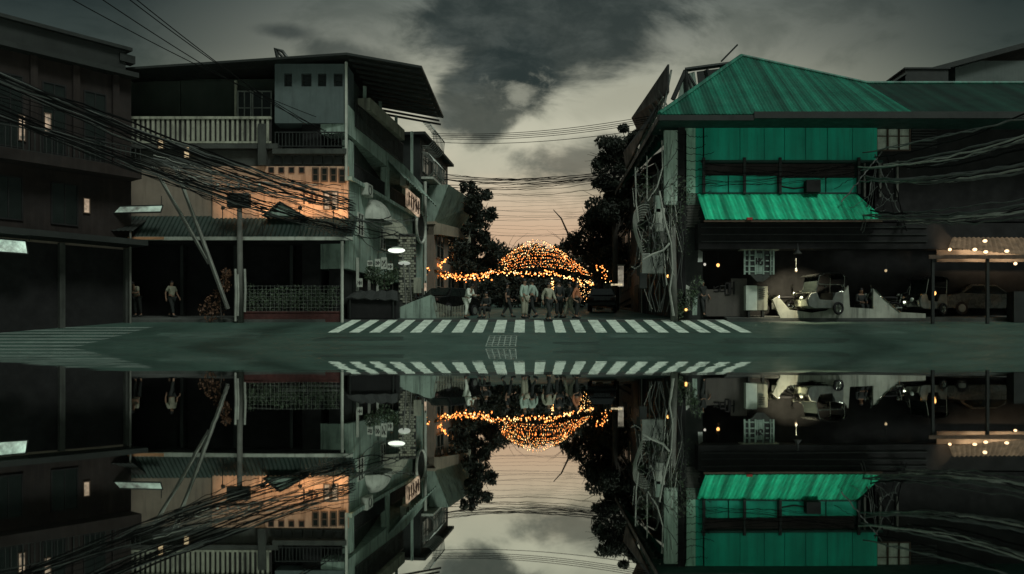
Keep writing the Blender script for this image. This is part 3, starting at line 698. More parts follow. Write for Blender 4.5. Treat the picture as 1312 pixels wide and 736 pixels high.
# roof
E0 = Vector((gx(845, 38.4), 38.4, gzp(147, 38.4))); E1 = Vector((gx(1110, 44), 38.4, gzp(146, 38.4))); E2 = Vector((26.5, 38.4, gzp(146, 38.4)))
PK = Vector((gx(950, 44), 44, gzp(73, 44))); RQ = Vector((gx(1110, 44), 44, gzp(108, 44))); RE = Vector((26.5, 44, gzp(108, 44)))
mb = MB(); 
def tri_sheet(mb, a, b, p, q, n, amp):     # ruled sheet between eave a-b and ridge p-q, ribs parallel to the slope
    vs = []; fs = []; nn = (b - a).cross(p - a).normalized()
    for i in range(n + 1):
        k = i / n; off = nn * (amp if i % 2 else 0); p0 = a.lerp(b, k) + off; p1 = p.lerp(q, k) + off
        vs += [p0, p1, p0 - nn * .03, p1 - nn * .03]
    for i in range(n):
        o = i * 4; q_ = o + 4; fs += [(o, q_, q_ + 1, o + 1), (o + 2, o + 3, q_ + 3, q_ + 2), (o, o + 2, q_ + 2, q_), (o + 1, q_ + 1, q_ + 3, o + 3)]
    mb.add(vs, fs)
# main slope: ribs run up the slope and are cut by the hip, so build strip by strip
def hip_strip(mb, n, amp):
    vs = []; fs = []; nn = (E1 - E0).cross(PK - E0).normalized()
    for i in range(n + 1):
        k = i / n; e = E0.lerp(E1, k); xx = e.x
        if xx <= PK.x: f = (xx - E0.x) / (PK.x - E0.x); t_ = E0.lerp(PK, f)
        else: f = (xx - PK.x) / (E1.x - PK.x); t_ = PK.lerp(RQ, f)
        off = nn * (amp if i % 2 else 0); vs += [e + off, t_ + off, e - nn * .03, t_ - nn * .03]
    for i in range(n):
        o = i * 4; q_ = o + 4; fs += [(o, q_, q_ + 1, o + 1), (o + 2, o + 3, q_ + 3, q_ + 2), (o, o + 2, q_ + 2, q_), (o + 1, q_ + 1, q_ + 3, o + 3)]
    mb.add(vs, fs)
hip_strip(mb, 150, .04); mb.build('roof', MT['groof'], rb)
mb = MB(); tri_sheet(mb, E1 + Vector((.02, 0, 0)), E2, RQ + Vector((.02, 0, 0)), RE, 120, .04); mb.build('roof_dim_end', MT['groof2'], rb)  # same roof carried on, its dim right end painted darker
BK = Vector((gx(845, 38.4), 57.5, E0.z)); 
mb = MB(); tri_sheet(mb, BK, E0, Vector((PK.x, 52, PK.z)), PK, 100, .04); mb.build('roof_hip', MT['groof'], rb)
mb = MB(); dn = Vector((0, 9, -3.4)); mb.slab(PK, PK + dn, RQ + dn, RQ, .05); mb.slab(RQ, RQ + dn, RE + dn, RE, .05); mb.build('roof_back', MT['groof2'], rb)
mb = MB(); mb.tube([E0 + Vector((0, 0, .04)), PK + Vector((0, 0, .05))], .11, 6); mb.tube([PK + Vector((0, 0, .05)), RQ + Vector((0, 0, .05))], .10, 6); mb.tube([RQ + Vector((0, 0, .05)), RE + Vector((0, 0, .05))], .10, 6); mb.build('ridge_cap', MT['groof'], rb)
mb = MB(); mb.box(E0.x - .02, gx(966, 38.3), 38.28, 38.36, gzp(154.5, 38.3), gzp(147.6, 38.3)); mb.box(gx(966, 38.3), 26.5, 38.24, 38.36, gzp(152, 38.3), gzp(143.5, 38.3)); mb.box(E0.x - .06, E0.x + .02, 38.3, 57.4, E0.z - .28, E0.z - .02); mb.build('fascia', MT['roofdk'], rb)
mb = MB(); mb.box(E0.x + .03, 26.5, 38.37, 41.3, E0.z - .2, E0.z - .08); mb.build('soffit', MT['gdark'], rb)
# upper front wall of green panels with seams
zu0, zu1 = Z(207), Z(150)
mb = MB(); seams = [902, 948, 979, 1005, 1032, 1060, 1092, 1124]
for a, c in zip(seams, seams[1:]): mb.box(X(a) + .012, X(c) - .012, 39.98, 40.2, zu0, zu1 - .02)
mb.build('wall_panels', MT['gwall'], rb)
mb = MB(); mb.box(X(902), X(1124), 40.03, 41.3, zu0 - .02, zu1); mb.build('wall', MT['gdark'], rb)
mb = MB(); mb.box(X(903), X(1100), 40.5, 40.7, Z(236), Z(207)); mb.build('dark_screen', MT['maroon'], rb)
mb = MB(); mb.box(X(898), X(1130), 39.9, 40.0, Z(209), Z(206)); mb.box(X(900), X(1102), 39.95, 40.1, Z(249), Z(247)); mb.build('sill_rail', MT['gdark'], rb)
mb = MB()
for a, c in ((903, 933), (934, 953), (954, 996)): mb.box(X(a) + .01, X(c) - .01, 40.05, 40.15, Z(248), Z(225))
for a, c in ((1001, 1058), (1059, 1098)): mb.box(X(a) + .01, X(c) - .01, 40.05, 40.15, Z(248), Z(228))
mb.build('lower_panels', MT['gwall'], rb)
mb = MB(); mb.box(X(903), X(1100), 40.2, 41.2, Z(283), Z(236.5)); mb.build('spandrel', MT['gdark'], rb)
for a in (901, 953, 998.5, 1099): mb = MB(); mb.box(X(a) - .06, X(a) + .06, 39.82, 39.94, Z(249), Z(203)); mb.build('mullion', MT['dkmetal'], rb)
mb = MB(); mb.tube([(X(1000), 39.85, Z(240)), (X(1015), 39.8, Z(243)), (X(1030), 39.85, Z(241))], .04, 5); mb.box(X(1030), X(1048), 39.6, 40.04, Z(248), Z(233)); mb.build('balcony_box', MT['black'], rb)
# right part: barred windows and louvres, edge dimness put into wall colour
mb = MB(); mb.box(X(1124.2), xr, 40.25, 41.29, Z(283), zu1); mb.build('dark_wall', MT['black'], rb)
for a in (1126, 1140.5, 1155): window(rb, RF, V(a), V(a + 12.5), Z(191), Z(156), MT['wood'], MT['paneglass'], -.24, (1, 2), .09, .05)
for k in range(9):
    mb = MB(); z_ = Z(188 - k * 3.6); mb.box(X(1170), X(1203), 40.16, 40.24, z_, z_ + .07); mb.build('louvre_slat', MT['dkmetal'], rb)
for a in (1108, 1128, 1150): mb = MB(); mb.box(X(a), X(a) + .09, 40.1, 40.24, Z(252), Z(205)); mb.build('post', MT['pole'], rb)
# awning
mb = MB(); mb.corr(px(904, 281.5, 38.5), px(1134, 281.5, 38.5), px(1098, 249, 40.0), px(893, 249, 39.98), .2, .03); mb.build('shop_awning', MT['gawn'], rb)
mb = MB(); mb.box(gx(902, 38.5), gx(1131, 38.5), 38.52, 38.58, gzp(284.5, 38.5), gzp(282.3, 38.5)); mb.build('awning_edge', MT['wood'], rb)
mb = MB(); mb.box(gx(957, 38.4), gx(964, 38.4), 38.36, 38.51, gzp(282, 38.4), gzp(279, 38.4)); mb.build('awning_clip', mat('red_clip', (.30, .03, .02), .6, 0, .2, 3, .2, 0), rb)
mb = MB(); mb.box(gx(896, 39), xr, 39.2, 40.0, gzp(319, 39.2), gzp(286, 39.2)); mb.build('shop_beam', MT['black'], rb)
for z_ in (291, 300, 309): mb = MB(); mb.box(gx(900, 39), gx(1190, 39), 39.14, 39.197, gzp(z_ + 1.2, 39.2), gzp(z_, 39.2)); mb.build('beam_batten', MT['dkmetal'], rb)
mb = MB(); mb.box(7.4, xr, 41.28, 41.299, gz(41), Z(285)); mb.build('shop_back_wall', MT['black'], rb)
# corner piers
mb = MB(); mb.corr((6.35, 39.9, Z(263)), (X(868), 39.9, Z(263)), (X(868), 39.9, Z(168)), (6.35, 39.9, Z(168)), .18, .03, t=.2); mb.build('corner_pilaster', mat('washed_pale_green_sheet', (.42, .54, .44), .7, 0, .2, 1.2, .8, .3, 9, tint=(.09, .13, .10)), rb)
mb = MB(); mb.box(X(868), X(877), 39.85, 40.5, gz(40), Z(156)); mb.build('corner_post', MT['black'], rb)
mb = MB(); mb.box(X(877.5), X(891), 40.0, 40.4, Z(262), Z(156)); mb.build('pilaster', MT['gpil'], rb)
mb = MB(); mb.box(X(891.4), X(901), 40.06, 40.4, Z(262), Z(156)); mb.build('pilaster_return', MT['gwall'], rb)
mb = MB(); mb.box(X(877), X(901), 40.1, 40.9, gz(40), Z(262.5)); mb.build('corner_wall', MT['dkmetal'], rb)
for k in range(22):
    mb = MB(); z_ = 291 - k * 2.0; a = 878 + rng.uniform(0, 3); mb.box(X(a), X(898 - rng.uniform(0, 4)), 39.98, 40.09, Z(z_), Z(z_ - .9)); mb.build('louvre_slat', MT['pole'], rb)
# street side of the green building
uS = lambda d: 58 - d
mb = MB(); mb.fbox(RS, 0, 18, -.42, -.0, gz(42) - .4, E0.z - .3); mb.build('side_wall', MT['dkmetal'], rb)
for dA in (42.0, 45.2, 48.6, 52.2):
    for z0, z1 in ((4.5, 6.3), (7.3, 9.2)):
        window(rb, RS, uS(dA + 1.7), uS(dA), z0, z1, MT['pole'], MT['glass'], .01, (3, 3), .12, .07)
for dA in (42.0, 45.2, 48.6):
    u0, u1 = uS(dA + 2.3), uS(dA - .2)
    mb = MB(); mb.fbox(RS, u0, u1, .003, .75, 6.85, 7.0); mb.build('balcony_slab', MT['soffit'], rb)
    railing(rb, RS, u0, u1, .7, 7.0, 7.95, MT['steel'], .2, .018)
    mb = MB(); mb.slab(RS.p(u0, .9, 9.3), RS.p(u1, .9, 9.3), RS.p(u1, .02, 9.75), RS.p(u0, .02, 9.75), .05); mb.build('window_hood', MT['roofdk'], rb)
    mb = MB(); mb.slab(RS.p(u0, 1.3, 4.35), RS.p(u1, 1.3, 4.35), RS.p(u1, .02, 4.9), RS.p(u0, .02, 4.9), .05); mb.build('side_awning', MT['roofdk'], rb)
for i, dA in enumerate((41.2, 44.6, 48.2, 51.6)):
    q = uS(dA); mb = MB(); mb.tube([RS.p(q, .12, 2), RS.p(q, .12, 5 + i * .3), RS.p(q, .2, 9.2), RS.p(q, .5, 9.9)], .045, 6); mb.build('downpipe', MT['cablel'], rb)
for k in range(5):
    q = uS(41.4 + k * 3.1); mb = MB(); mb.corr(RS.p(q - 2.3, .02, gz(44)), RS.p(q, .02, gz(42)), RS.p(q, .02, 3.9), RS.p(q - 2.3, .02, 3.9), .14, .025); mb.build('roller_shutter', MT['dkmetal'], rb)
# roofline billboard frame along the street eave, dark boards on a lattice
bb = thing('roof_hoarding', 'dark tilted hoarding with exposed struts along the street eave of the green roof', 'hoarding', (6.6, 44, E0.z))
mb = MB(); mb.slab((6.62, 40.1, 11.9), (6.62, 49, 11.7), (6.0, 49, 13.05), (6.62, 40.1, 13.2), .08); mb.build('board', MT['roofdk'], bb)
mb = MB(); mb.slab((5.9, 41.5, 10.8), (5.9, 51, 10.5), (5.75, 51, 11.5), (6.4, 41.5, 11.75), .08); mb.build('board', MT['roofdk'], bb)
for k in range(9):
    y = 40.3 + k * 1.1; mb = MB(); mb.tube([(6.2, y, E0.z - .25), (6.75, y, 13.0)], .05, 5); mb.build('strut', MT['steel'], bb)
    mb = MB(); mb.tube([(6.9, y, E0.z + .3), (6.3, y + .9, 12.3)], .035, 5); mb.build('brace', MT['pole'], bb)
mb = MB()
for z_ in (10.9, 11.3, 11.7): mb.tube([(6.35, 40.2, z_), (6.1, 50, z_ - .15)], .03, 5)
mb.build('rail', MT['cablel'], bb)
# gable truss standing behind the hip
tr_ = thing('roof_truss', 'open dark gable truss with pale glazing rising behind the green hip roof', 'roof truss', (gx(900, 45.5), 45.5, gzp(120, 45.5)))
q = lambda x, y: px(x, y, 45.5)
mb = MB()
for a, c in (((862, 128), (878, 92)), ((878, 90), (938, 82)), ((878, 90), (880, 130)), ((890, 130), (880, 92)), ((900, 125), (882, 95)), ((905, 120), (925, 85)), ((905, 90), (912, 118))): mb.tube([q(*a), q(*c)], .13 if a[1] < 91 or a[0] == 862 else .07, 5)
mb.build('frame', MT['roofdk'], tr_)
mb = MB(); mb.prism([q(868, 128), q(876, 96), q(890, 92), q(896, 128)], (0, .1, 0)); mb.build('glazing', MT['lwall'], tr_)
mb = MB(); mb.prism([q(897, 128), q(893, 92), q(938, 86), q(926, 112)], (0, .1, 0)); mb.build('infill', MT['dkmetal'], tr_)
mb = MB(); mb.tube([px(924, 79, 46), px(945, 57.5, 46)], .05, 6); tag(mb.build('antenna', MT['dkmetal']), 'thin slanted antenna rod standing over the green roof peak', 'antenna')

# ================================================================== BUILDINGS FURTHER UP THE STREET
def simple_building(name, label, fr, depth, h, wm, rows, cols, roofm, lit=(), over=.4, z0=None, gl='glass'):
    z0 = gz(fr.o.y) - .3 if z0 is None else z0
    t = thing(name, label, 'building', fr.p(fr.len / 2, -depth / 2, z0))
    mb = MB(); mb.fbox(fr, 0, fr.len, -depth, 0, z0, h); mb.build('wall', wm, t)
    mb = MB(); mb.fbox(fr, -over, fr.len + over, -depth - over, over, h, h + .18); mb.build('roof', roofm, t)
    cw = fr.len / cols; rh = (h - z0 - .6) / rows
    for r_ in range(rows):
        for c_ in range(cols):
            window(t, fr, c_ * cw + cw * .2, c_ * cw + cw * .8, z0 + .4 + r_ * rh + rh * .3, z0 + .4 + r_ * rh + rh * .88, MT['pole'], MT['lampy'] if (r_, c_) in lit else MT[gl], .004, (2, 2))
        mb = MB(); mb.fbox(fr, 0, fr.len, .003, .14, z0 + .4 + r_ * rh - .06, z0 + .4 + r_ * rh + .06); mb.build('ledge', wm, t)
    return t
f2 = Frame((-6.9, 55.2), (-6.0, 64.5))
b2 = simple_building('lattice_building', 'narrow dark building with curved balcony grilles behind the left shophouse', f2, 8, gzp(178, 56), MT['dkmetal'], 4, 3, MT['roofdk'])
zz = gzp(215, 56)
for k in range(2):
    z_ = zz - .7 + k * 2.0
    mb = MB()
    for j in range(9):
        a = .3 + j * .42; mb.tube([f2.p(a, .02, z_ + 1.6), f2.p(a, .5, z_ + 1.5), f2.p(a, .85, z_ + 1.0), f2.p(a, .8, z_ + .3), f2.p(a, .5, z_), f2.p(a, .02, z_)], .03, 5)
    for q_ in ((.5, 1.5), (.86, 1.0), (.8, .3)): mb.tube([f2.p(.3, q_[0], z_ + q_[1]), f2.p(3.7, q_[0], z_ + q_[1])], .035, 5)
    mb.build('balcony_grille', MT['steel'], b2)
mb = MB(); mb.fbox(f2, .2, 3.9, .01, .8, zz - .85, zz - .72); mb.build('balcony_slab', MT['pale'], b2)
f3 = Frame((-7.9, 55.5), (-6.6, 68))
f3 = Frame((gx(556, 57), 57), (gx(596, 66), 66))
b3 = simple_building('overhang_building', 'pale beige building with deep slanting overhang and end pillar beside the dark tree', f3, 4.5, gzp(300, 62), MT['brown'], 2, 3, MT['beige'], over=.1)
mb = MB(); P3 = f3.p
z_a, z_b = gzp(270, 57), gzp(282, 66)
mb.hexa([P3(0, 0, z_a - .8), P3(f3.len, 0, z_b - .8), P3(f3.len, -4, z_b - .8), P3(0, -4, z_a - .8), P3(0, 1.0, z_a + 1.7), P3(f3.len, 1.0, z_b + 1.2), P3(f3.len, -4, z_b + 1.2), P3(0, -4, z_a + 1.7)]); mb.build('overhang', MT['lwall'], b3)
mb = MB(); mb.hexa([P3(0, .4, z_a - 1.6), P3(f3.len, .4, z_b - 1.5), P3(f3.len, -3, z_b - 1.5), P3(0, -3, z_a - 1.6), P3(0, .4, z_a - .85), P3(f3.len, .4, z_b - .85), P3(f3.len, -3, z_b - .85), P3(0, -3, z_a - .85)]); mb.build('beam', MT['beige'], b3)
mb = MB(); mb.fbox(f3, f3.len - .5, f3.len, .02, .5, gzp(345, 66), z_b - .86); mb.build('pillar', MT['rail'], b3)
f4 = Frame((-8.5, 69), (-7.2, 100))
simple_building('far_terrace', 'long dim terrace far up the left side of the street behind the trees', f4, 8, 10.5, MT['soffit'], 3, 7, MT['roofdk'])
f5 = Frame((7.6, 74), (7.3, 58.6))
b5 = simple_building('dark_shophouse', 'dark shophouse beyond the green building on the right side of the street', f5, 8, gzp(232, 60), MT['dkmetal'], 3, 4, MT['roofdk'])
f6 = Frame((8.6, 104), (8.0, 75))
simple_building('far_block', 'dim block far up the right side of the street behind the fairy lights', f6, 8, 11, MT['soffit'], 3, 6, MT['roofdk'])
# buildings behind the green roof
f7 = Frame((gx(1224, 62), 62), (gx(1420, 62), 62))
b7 = thing('back_house', 'pale house with dark slanted roof rising behind the right end of the green roof', 'building', f7.p(3, -3, 4))
mb = MB(); mb.fbox(f7, 0, f7.len, -7, 0, 4, gzp(78, 62)); mb.build('wall', mat('pale_grey_wall', (.085, .105, .095), .8, 0, .2, .5, .4, .2), b7)
mb = MB(); mb.slab(f7.p(-2.4, .6, gzp(92, 62)), f7.p(f7.len, .6, gzp(28, 62)), f7.p(f7.len, -7, gzp(28, 62)), f7.p(-2.4, -7, gzp(92, 62)), .35); mb.build('roof', MT['roofdk'], b7)
f8 = Frame((gx(1160, 58), 58), (gx(1215, 58), 58))
b8 = thing('roof_tank_room', 'black square tank room standing behind the low end of the green ridge', 'tank room', f8.p(1, -1, 8))
mb = MB(); mb.fbox(f8, 0, f8.len, -3, 0, 8, gzp(89, 58)); mb.build('wall', MT['roofdk'], b8)
mb = MB(); mb.fbox(f8, -.1, f8.len + .1, -3.1, .1, gzp(89, 58) + .003, gzp(87, 58)); mb.build('roof', MT['dkmetal'], b8)
mb = MB(); mb.slab(f8.p(-1.2, .1, gzp(108, 58)), f8.p(.02, .1, gzp(93, 58)), f8.p(.02, -3, gzp(93, 58)), f8.p(-1.2, -3, gzp(108, 58)), .12); mb.build('lean_roof', MT['soffit'], b8)

# ================================================================== TREES
def base(x, d): return (gx(x, d), d, gz(d))
tree('street_tree', 'tall dark ragged tree beside the pale overhang on the left of the street', base(607, 62), 7.5,
     [(-.3, 0, 8.6, .9, 1.2, .7), (.35, 0, 8.2, 1.1, 1.2, .6), (-.2, 0, 7.4, 1.2, 1.3, .9), (.75, .2, 7.0, 1.1, 1.2, .6), (.1, 0, 5.9, 1.4, 1.4, 1.1), (.7, 0, 4.6, 1.3, 1.3, .9), (-.6, 0, 4.3, 1.4, 1.3, 1.1), (1.3, 0, 3.6, 1.0, 1.2, .8), (-.2, 0, 2.9, 1.8, 1.5, 1.0)], MT['leaf'], 9500, .135, .2)
tree('street_tree', 'high dark leafy tree rising against the street side of the green building', base(788, 59.5), 11,
     [(.9, 0, 12.0, 1.3, 1.5, 1.0), (.1, 0, 11.3, 1.5, 1.5, 1.0), (-.4, 0, 10.3, 1.5, 1.5, 1.1), (.7, 0, 10.0, 1.7, 1.7, 1.2), (-.7, 0, 9.0, 1.3, 1.4, .9), (.5, 0, 8.2, 1.8, 1.6, 1.3), (.4, 0, 6.4, 1.7, 1.5, 1.4)], MT['leaf'], 13000, .135, .22)
tree('street_tree', 'broad dark tree with a bare leaning branch on the right of the street', base(768, 64), 6.5,
     [(.5, 0, 7.8, 2.0, 1.8, 1.5), (-.9, 0, 6.5, 1.6, 1.6, 1.2), (.8, 0, 5.8, 2.2, 1.9, 1.6), (-1.7, 0, 5.2, 1.3, 1.3, 1.1), (1.0, 0, 4.0, 2.0, 1.7, 1.4), (-.7, 0, 4.3, 1.5, 1.5, 1.2), (.9, 0, 2.7, 1.8, 1.6, 1.0)], MT['leaf'], 14000, .135, .22)
mb = MB(); B0 = px(735, 325, 63); mb.tube([B0, px(728, 300, 62.7), px(719, 280, 62.5), px(709, 269, 62.2)], [.10, .08, .06, .03], 6); tag(mb.build('bare_branch', MT['bark'], None, True), 'bare pale branch leaning out over the street from the right hand tree', 'branch')
dome = tree('dome_tree', 'low dome shaped tree wrapped in strings of golden lights at the end of the street', base(688, 76), 3.9,
     [(0, 0, 4.55, 2.3, 2.2, 1.15), (-2.0, 0, 3.9, 2.2, 2.0, 1.05), (2.1, 0, 3.8, 2.2, 2.0, 1.05), (0, -.4, 3.4, 3.2, 2.6, 1.1), (-3.7, 0, 3.1, 1.7, 1.7, .9), (3.8, 0, 3.0, 1.8, 1.7, .9), (-1.5, 0, 2.3, 2.2, 2, 1), (1.6, 0, 2.3, 2.2, 2, 1)], MT['leaf'], 9000, .20, .28)
for x, d, k in ((560, 92, 5.8), (648, 104, 6.4), (735, 100, 6.2), (800, 96, 6)):
    tree('far_tree', {560: 'far dark tree behind the left fairy lights', 648: 'far dark tree half hidden left of the lit dome tree', 735: 'far dark tree half hidden right of the lit dome tree', 800: 'far dark tree behind the dark shophouse on the right'}[x], base(x, d), k * .8,
         [(0, 0, k, 3, 2.4, 2.0), (-2, 0, k * .7, 2.4, 2, 1.7), (2.1, 0, k * .65, 2.5, 2, 1.7)], MT['leaf'], 1300, .32, .25, 'far trees at the end of the street')

mb = MB(); wr = random.Random(3)
for k in range(46):
    xx = -22 + k * 1.0; hh = wr.uniform(2.2, 3.6)
    for z_ in (1.0, hh * .55, hh): leaves(mb, (xx, 112 + wr.uniform(-2, 2), gz(112) + z_), 1.6, 1.6, 1.3, 90, .38, .1, wr)
tag(mb.build('distant_thicket', MT['leaf']), 'dark far thicket closing the end of the street below the lit dome', 'thicket', kind='stuff')
for i, (x, r_) in enumerate(((640, 1.3), (664, 1.5), (690, 1.6), (716, 1.4), (738, 1.2), (618, 1.2))):
    t = thing('shrub', ['dark shrub left of the dome trunk behind the standing dark clad person', 'dark shrub just left of the dome trunk', 'dark shrub at the dome trunk behind the crowd middle', 'dark shrub just right of the dome trunk', 'dark shrub at the right end below the dome', 'dark shrub at the left end below the dome'][i], 'shrub', base(x, 72), 'dark shrubs below the lit dome tree')
    B_ = Vector(base(x, 72)); mb = MB(); leaves(mb, B_ + Vector((0, 0, 1.3)), r_, 1.2, 1.5, 520, .2, .1); mb.build('foliage', MT['leaf'], t); mb = MB(); mb.tube([B_, B_ + Vector((0, 0, 1.5))], .06, 5); mb.build('stem', MT['bark'], t)

# ------------------------------------------------------------------ fairy lights
def ico(r=1.0):
    b = bmesh.new(); bmesh.ops.create_icosphere(b, subdivisions=1, radius=r); me = bpy.data.meshes.new('bulb'); b.to_mesh(me); b.free(); return me
BM = []
for k, r_ in (('bulb', .040), ('bulb2', .046), ('bulb3', .036)):
    me = ico(r_); me.materials.append(MT[k]); BM.append(me)
def garland(label, pts, n, jit=.06, kinds=(0, 1, 2), group='strings of fairy lights across the street', smin=.7, smax=1.5):
    pts = [Vector(p) for p in pts]; t = thing('fairy_lights', label, 'fairy lights', pts[0], group)
    mb = MB(); mb.tube(pts, .012, 4); mb.build('cord', MT['cable'], t)
    seg = [(pts[i + 1] - pts[i]).length for i in range(len(pts) - 1)]; tot = sum(seg)
    for i in range(n):
        s_ = tot * min(.999, max(0, (i + .5 + rng.uniform(-.35, .35)) / n)); j = 0
        while s_ > seg[j] and j < len(seg) - 1: s_ -= seg[j]; j += 1
        p = pts[j].lerp(pts[j + 1], s_ / seg[j]) + Vector((rng.gauss(0, jit), rng.gauss(0, jit), rng.gauss(0, jit) - .05))
        o = bpy.data.objects.new('bulb', BM[rng.choice(kinds)]); COL.objects.link(o); o.parent = t; o.location = p - pts[0]; k = rng.uniform(smin, smax); o.scale = (k, k, k)
    return t
dc = Vector((gx(688, 76), 76, gz(76)))
def ring(z, rx, ry, a0=180, a1=360, n=22, wob=.12):
    return [dc + Vector((rx * math.cos(R(a0 + (a1 - a0) * i / n)), ry * math.sin(R(a0 + (a1 - a0) * i / n)), z + .35 - min(1.0, rx * .22) * math.cos(R(a0 + (a1 - a0) * i / n)) ** 2 + rng.uniform(-wob, wob))) for i in range(n + 1)]
rings = [(5.35, 1.4, 1.7, 34, 'topmost'), (5.05, 2.0, 2.1, 50, 'second'), (4.78, 2.6, 2.4, 64, 'third'), (4.5, 3.1, 2.7, 76, 'fourth'), (4.25, 3.5, 2.8, 84, 'fifth'), (4.0, 3.9, 2.9, 92, 'sixth'), (3.75, 4.4, 3.0, 96, 'seventh'), (3.5, 4.8, 3.1, 98, 'eighth'), (3.25, 5.3, 3.2, 98, 'ninth'), (2.98, 5.6, 3.2, 98, 'lowest')]
for z_, a, b_, n_, w_ in rings:
    garland('%s ring of golden lights counted down the dome shaped tree' % w_, ring(z_, a, b_, wob=.04), n_, .055, (0, 0, 1, 2, 2) if z_ > 4.6 else (0, 1, 1, 2, 1), 'rings of golden lights on the dome tree', .35, 1.05)
garland('bright straight string of orange lights across the street at the foot of the lit dome', cable_pts(px(612, 345, 66), px(700, 352, 66), .05, 10), 70, .09, (0, 2, 1), smin=.8, smax=1.5)
garland('orange light string sloping down to the right from the lit dome towards the lit doorway', cable_pts(px(696, 347, 64), px(762, 364, 60), .05, 10), 55, .1, (0, 1, 2), smin=.8, smax=1.5)
garland('orange light string rising to the right under the dark left tree', cable_pts(px(551, 347, 58), px(573, 331, 58), .05, 8), 26, .09, (1, 1, 0), smin=.8, smax=1.6)
garland('short clump of orange lights beside the round ring sign on the left', cable_pts(px(534, 341, 56), px(548, 343, 56), .05, 6), 16, .10, (1, 1, 0), smin=.8, smax=1.4)
garland('drooping orange light string hanging below the short clump on the left', cable_pts(px(537, 344, 56.3), px(546, 352, 56.3), .15, 6), 13, .12, (1, 1, 0), smin=.7, smax=1.2)
garland('long low orange light string from the left trees to the dome', cable_pts(px(556, 351, 58.5), px(628, 353, 59), .12, 12), 80, .13, (1, 1, 0, 2), smin=.7, smax=1.5)
garland('faint orange light string among leaves just above the long low one', cable_pts(px(560, 345, 58.8), px(606, 357, 59), .2, 8), 24, .12, (1, 1, 0), smin=.5, smax=1.0)
garland('short string of orange lights in the broad tree on the right', cable_pts(px(766, 339, 62), px(775, 345, 62), .1, 5), 12, .12, (1, 1, 0), smin=.7, smax=1.3)
garland('sparse golden lights below the broad tree beside the lit doorway', cable_pts(px(768, 352, 61), px(792, 356, 61), .2, 6), 14, .2, (0, 2, 1), smin=.6, smax=1.2)
garland('golden lights hanging straight down in the middle of the crowd', cable_pts(px(707, 356, 58), px(709, 374, 58), 0, 6), 18, .07, (0, 2, 2), smin=.6, smax=1.2)
for i, (x, w_) in enumerate(((742, 'left'), (749, 'middle'), (757, 'right'))):
    garland('%s of three hanging strands of small golden lights right of the crowd' % w_, cable_pts(px(x, 358, 57), px(x + 2 - i, 380 + (i % 2) * 5, 57), 0, 6), 20, .10, (2, 0, 2), 'hanging strands of small golden lights', .3, .65)

# ================================================================== PEOPLE
def skin_mesh(name, V_, E_, m, parent, root=0, sub=2):
    me = bpy.data.meshes.new(name); me.from_pydata([p for p, r_ in V_], E_, []); me.materials.append(m)
    ob = bpy.data.objects.new(name, me); COL.objects.link(ob); ob.parent = parent; ob['_o'] = (0, 0, 0)
    ob.modifiers.new('Skin', 'SKIN'); sv = me.skin_vertices[0].data
    for i, (p, r_) in enumerate(V_): sv[i].radius = (r_, r_) if not isinstance(r_, tuple) else r_; sv[i].use_root = (i == root)
    ob.modifiers['Skin'].use_smooth_shade = True
    s_ = ob.modifiers.new('Sub', 'SUBSURF'); s_.levels = sub; s_.render_levels = sub
    return ob
BASEJ = {'pel': (0, 0, .93, .125), 'sp': (0, 0, 1.12, .115), 'ch': (0, 0, 1.31, .135), 'nk': (0, .01, 1.45, .055), 'h1': (0, -.01, 1.53, .068), 'h2': (0, -.012, 1.60, .088), 'h3': (0, .0, 1.67, .062),
         'nose': (0, -.105, 1.585, .012), 'eL': (-.088, .005, 1.585, .014), 'eR': (.088, .005, 1.585, .014),
         'sL': (-.175, 0, 1.39, .058), 'sR': (.175, 0, 1.39, .058), 'elL': (-.235, .03, 1.11, .043), 'elR': (.235, .03, 1.11, .043),
         'wL': (-.245, -.05, .87, .030), 'wR': (.245, -.05, .87, .030), 'haL': (-.245, -.075, .79, .032), 'haR': (.245, -.075, .79, .032),
         'hpL': (-.09, 0, .88, .095), 'hpR': (.09, 0, .88, .095), 'kL': (-.10, -.01, .49, .064), 'kR': (.10, -.01, .49, .064),
         'aL': (-.10, .02, .085, .042), 'aR': (.10, .02, .085, .042), 'tL': (-.115, -.14, .032, .036), 'tR': (.115, -.14, .032, .036)}
BE = [('pel', 'sp'), ('sp', 'ch'), ('ch', 'nk'), ('nk', 'h1'), ('h1', 'h2'), ('h2', 'h3'), ('h2', 'nose'), ('h2', 'eL'), ('h2', 'eR')]
for s_ in 'LR': BE += [('ch', 's' + s_), ('s' + s_, 'el' + s_), ('el' + s_, 'w' + s_), ('w' + s_, 'ha' + s_), ('pel', 'hp' + s_), ('hp' + s_, 'k' + s_), ('k' + s_, 'a' + s_), ('a' + s_, 't' + s_)]
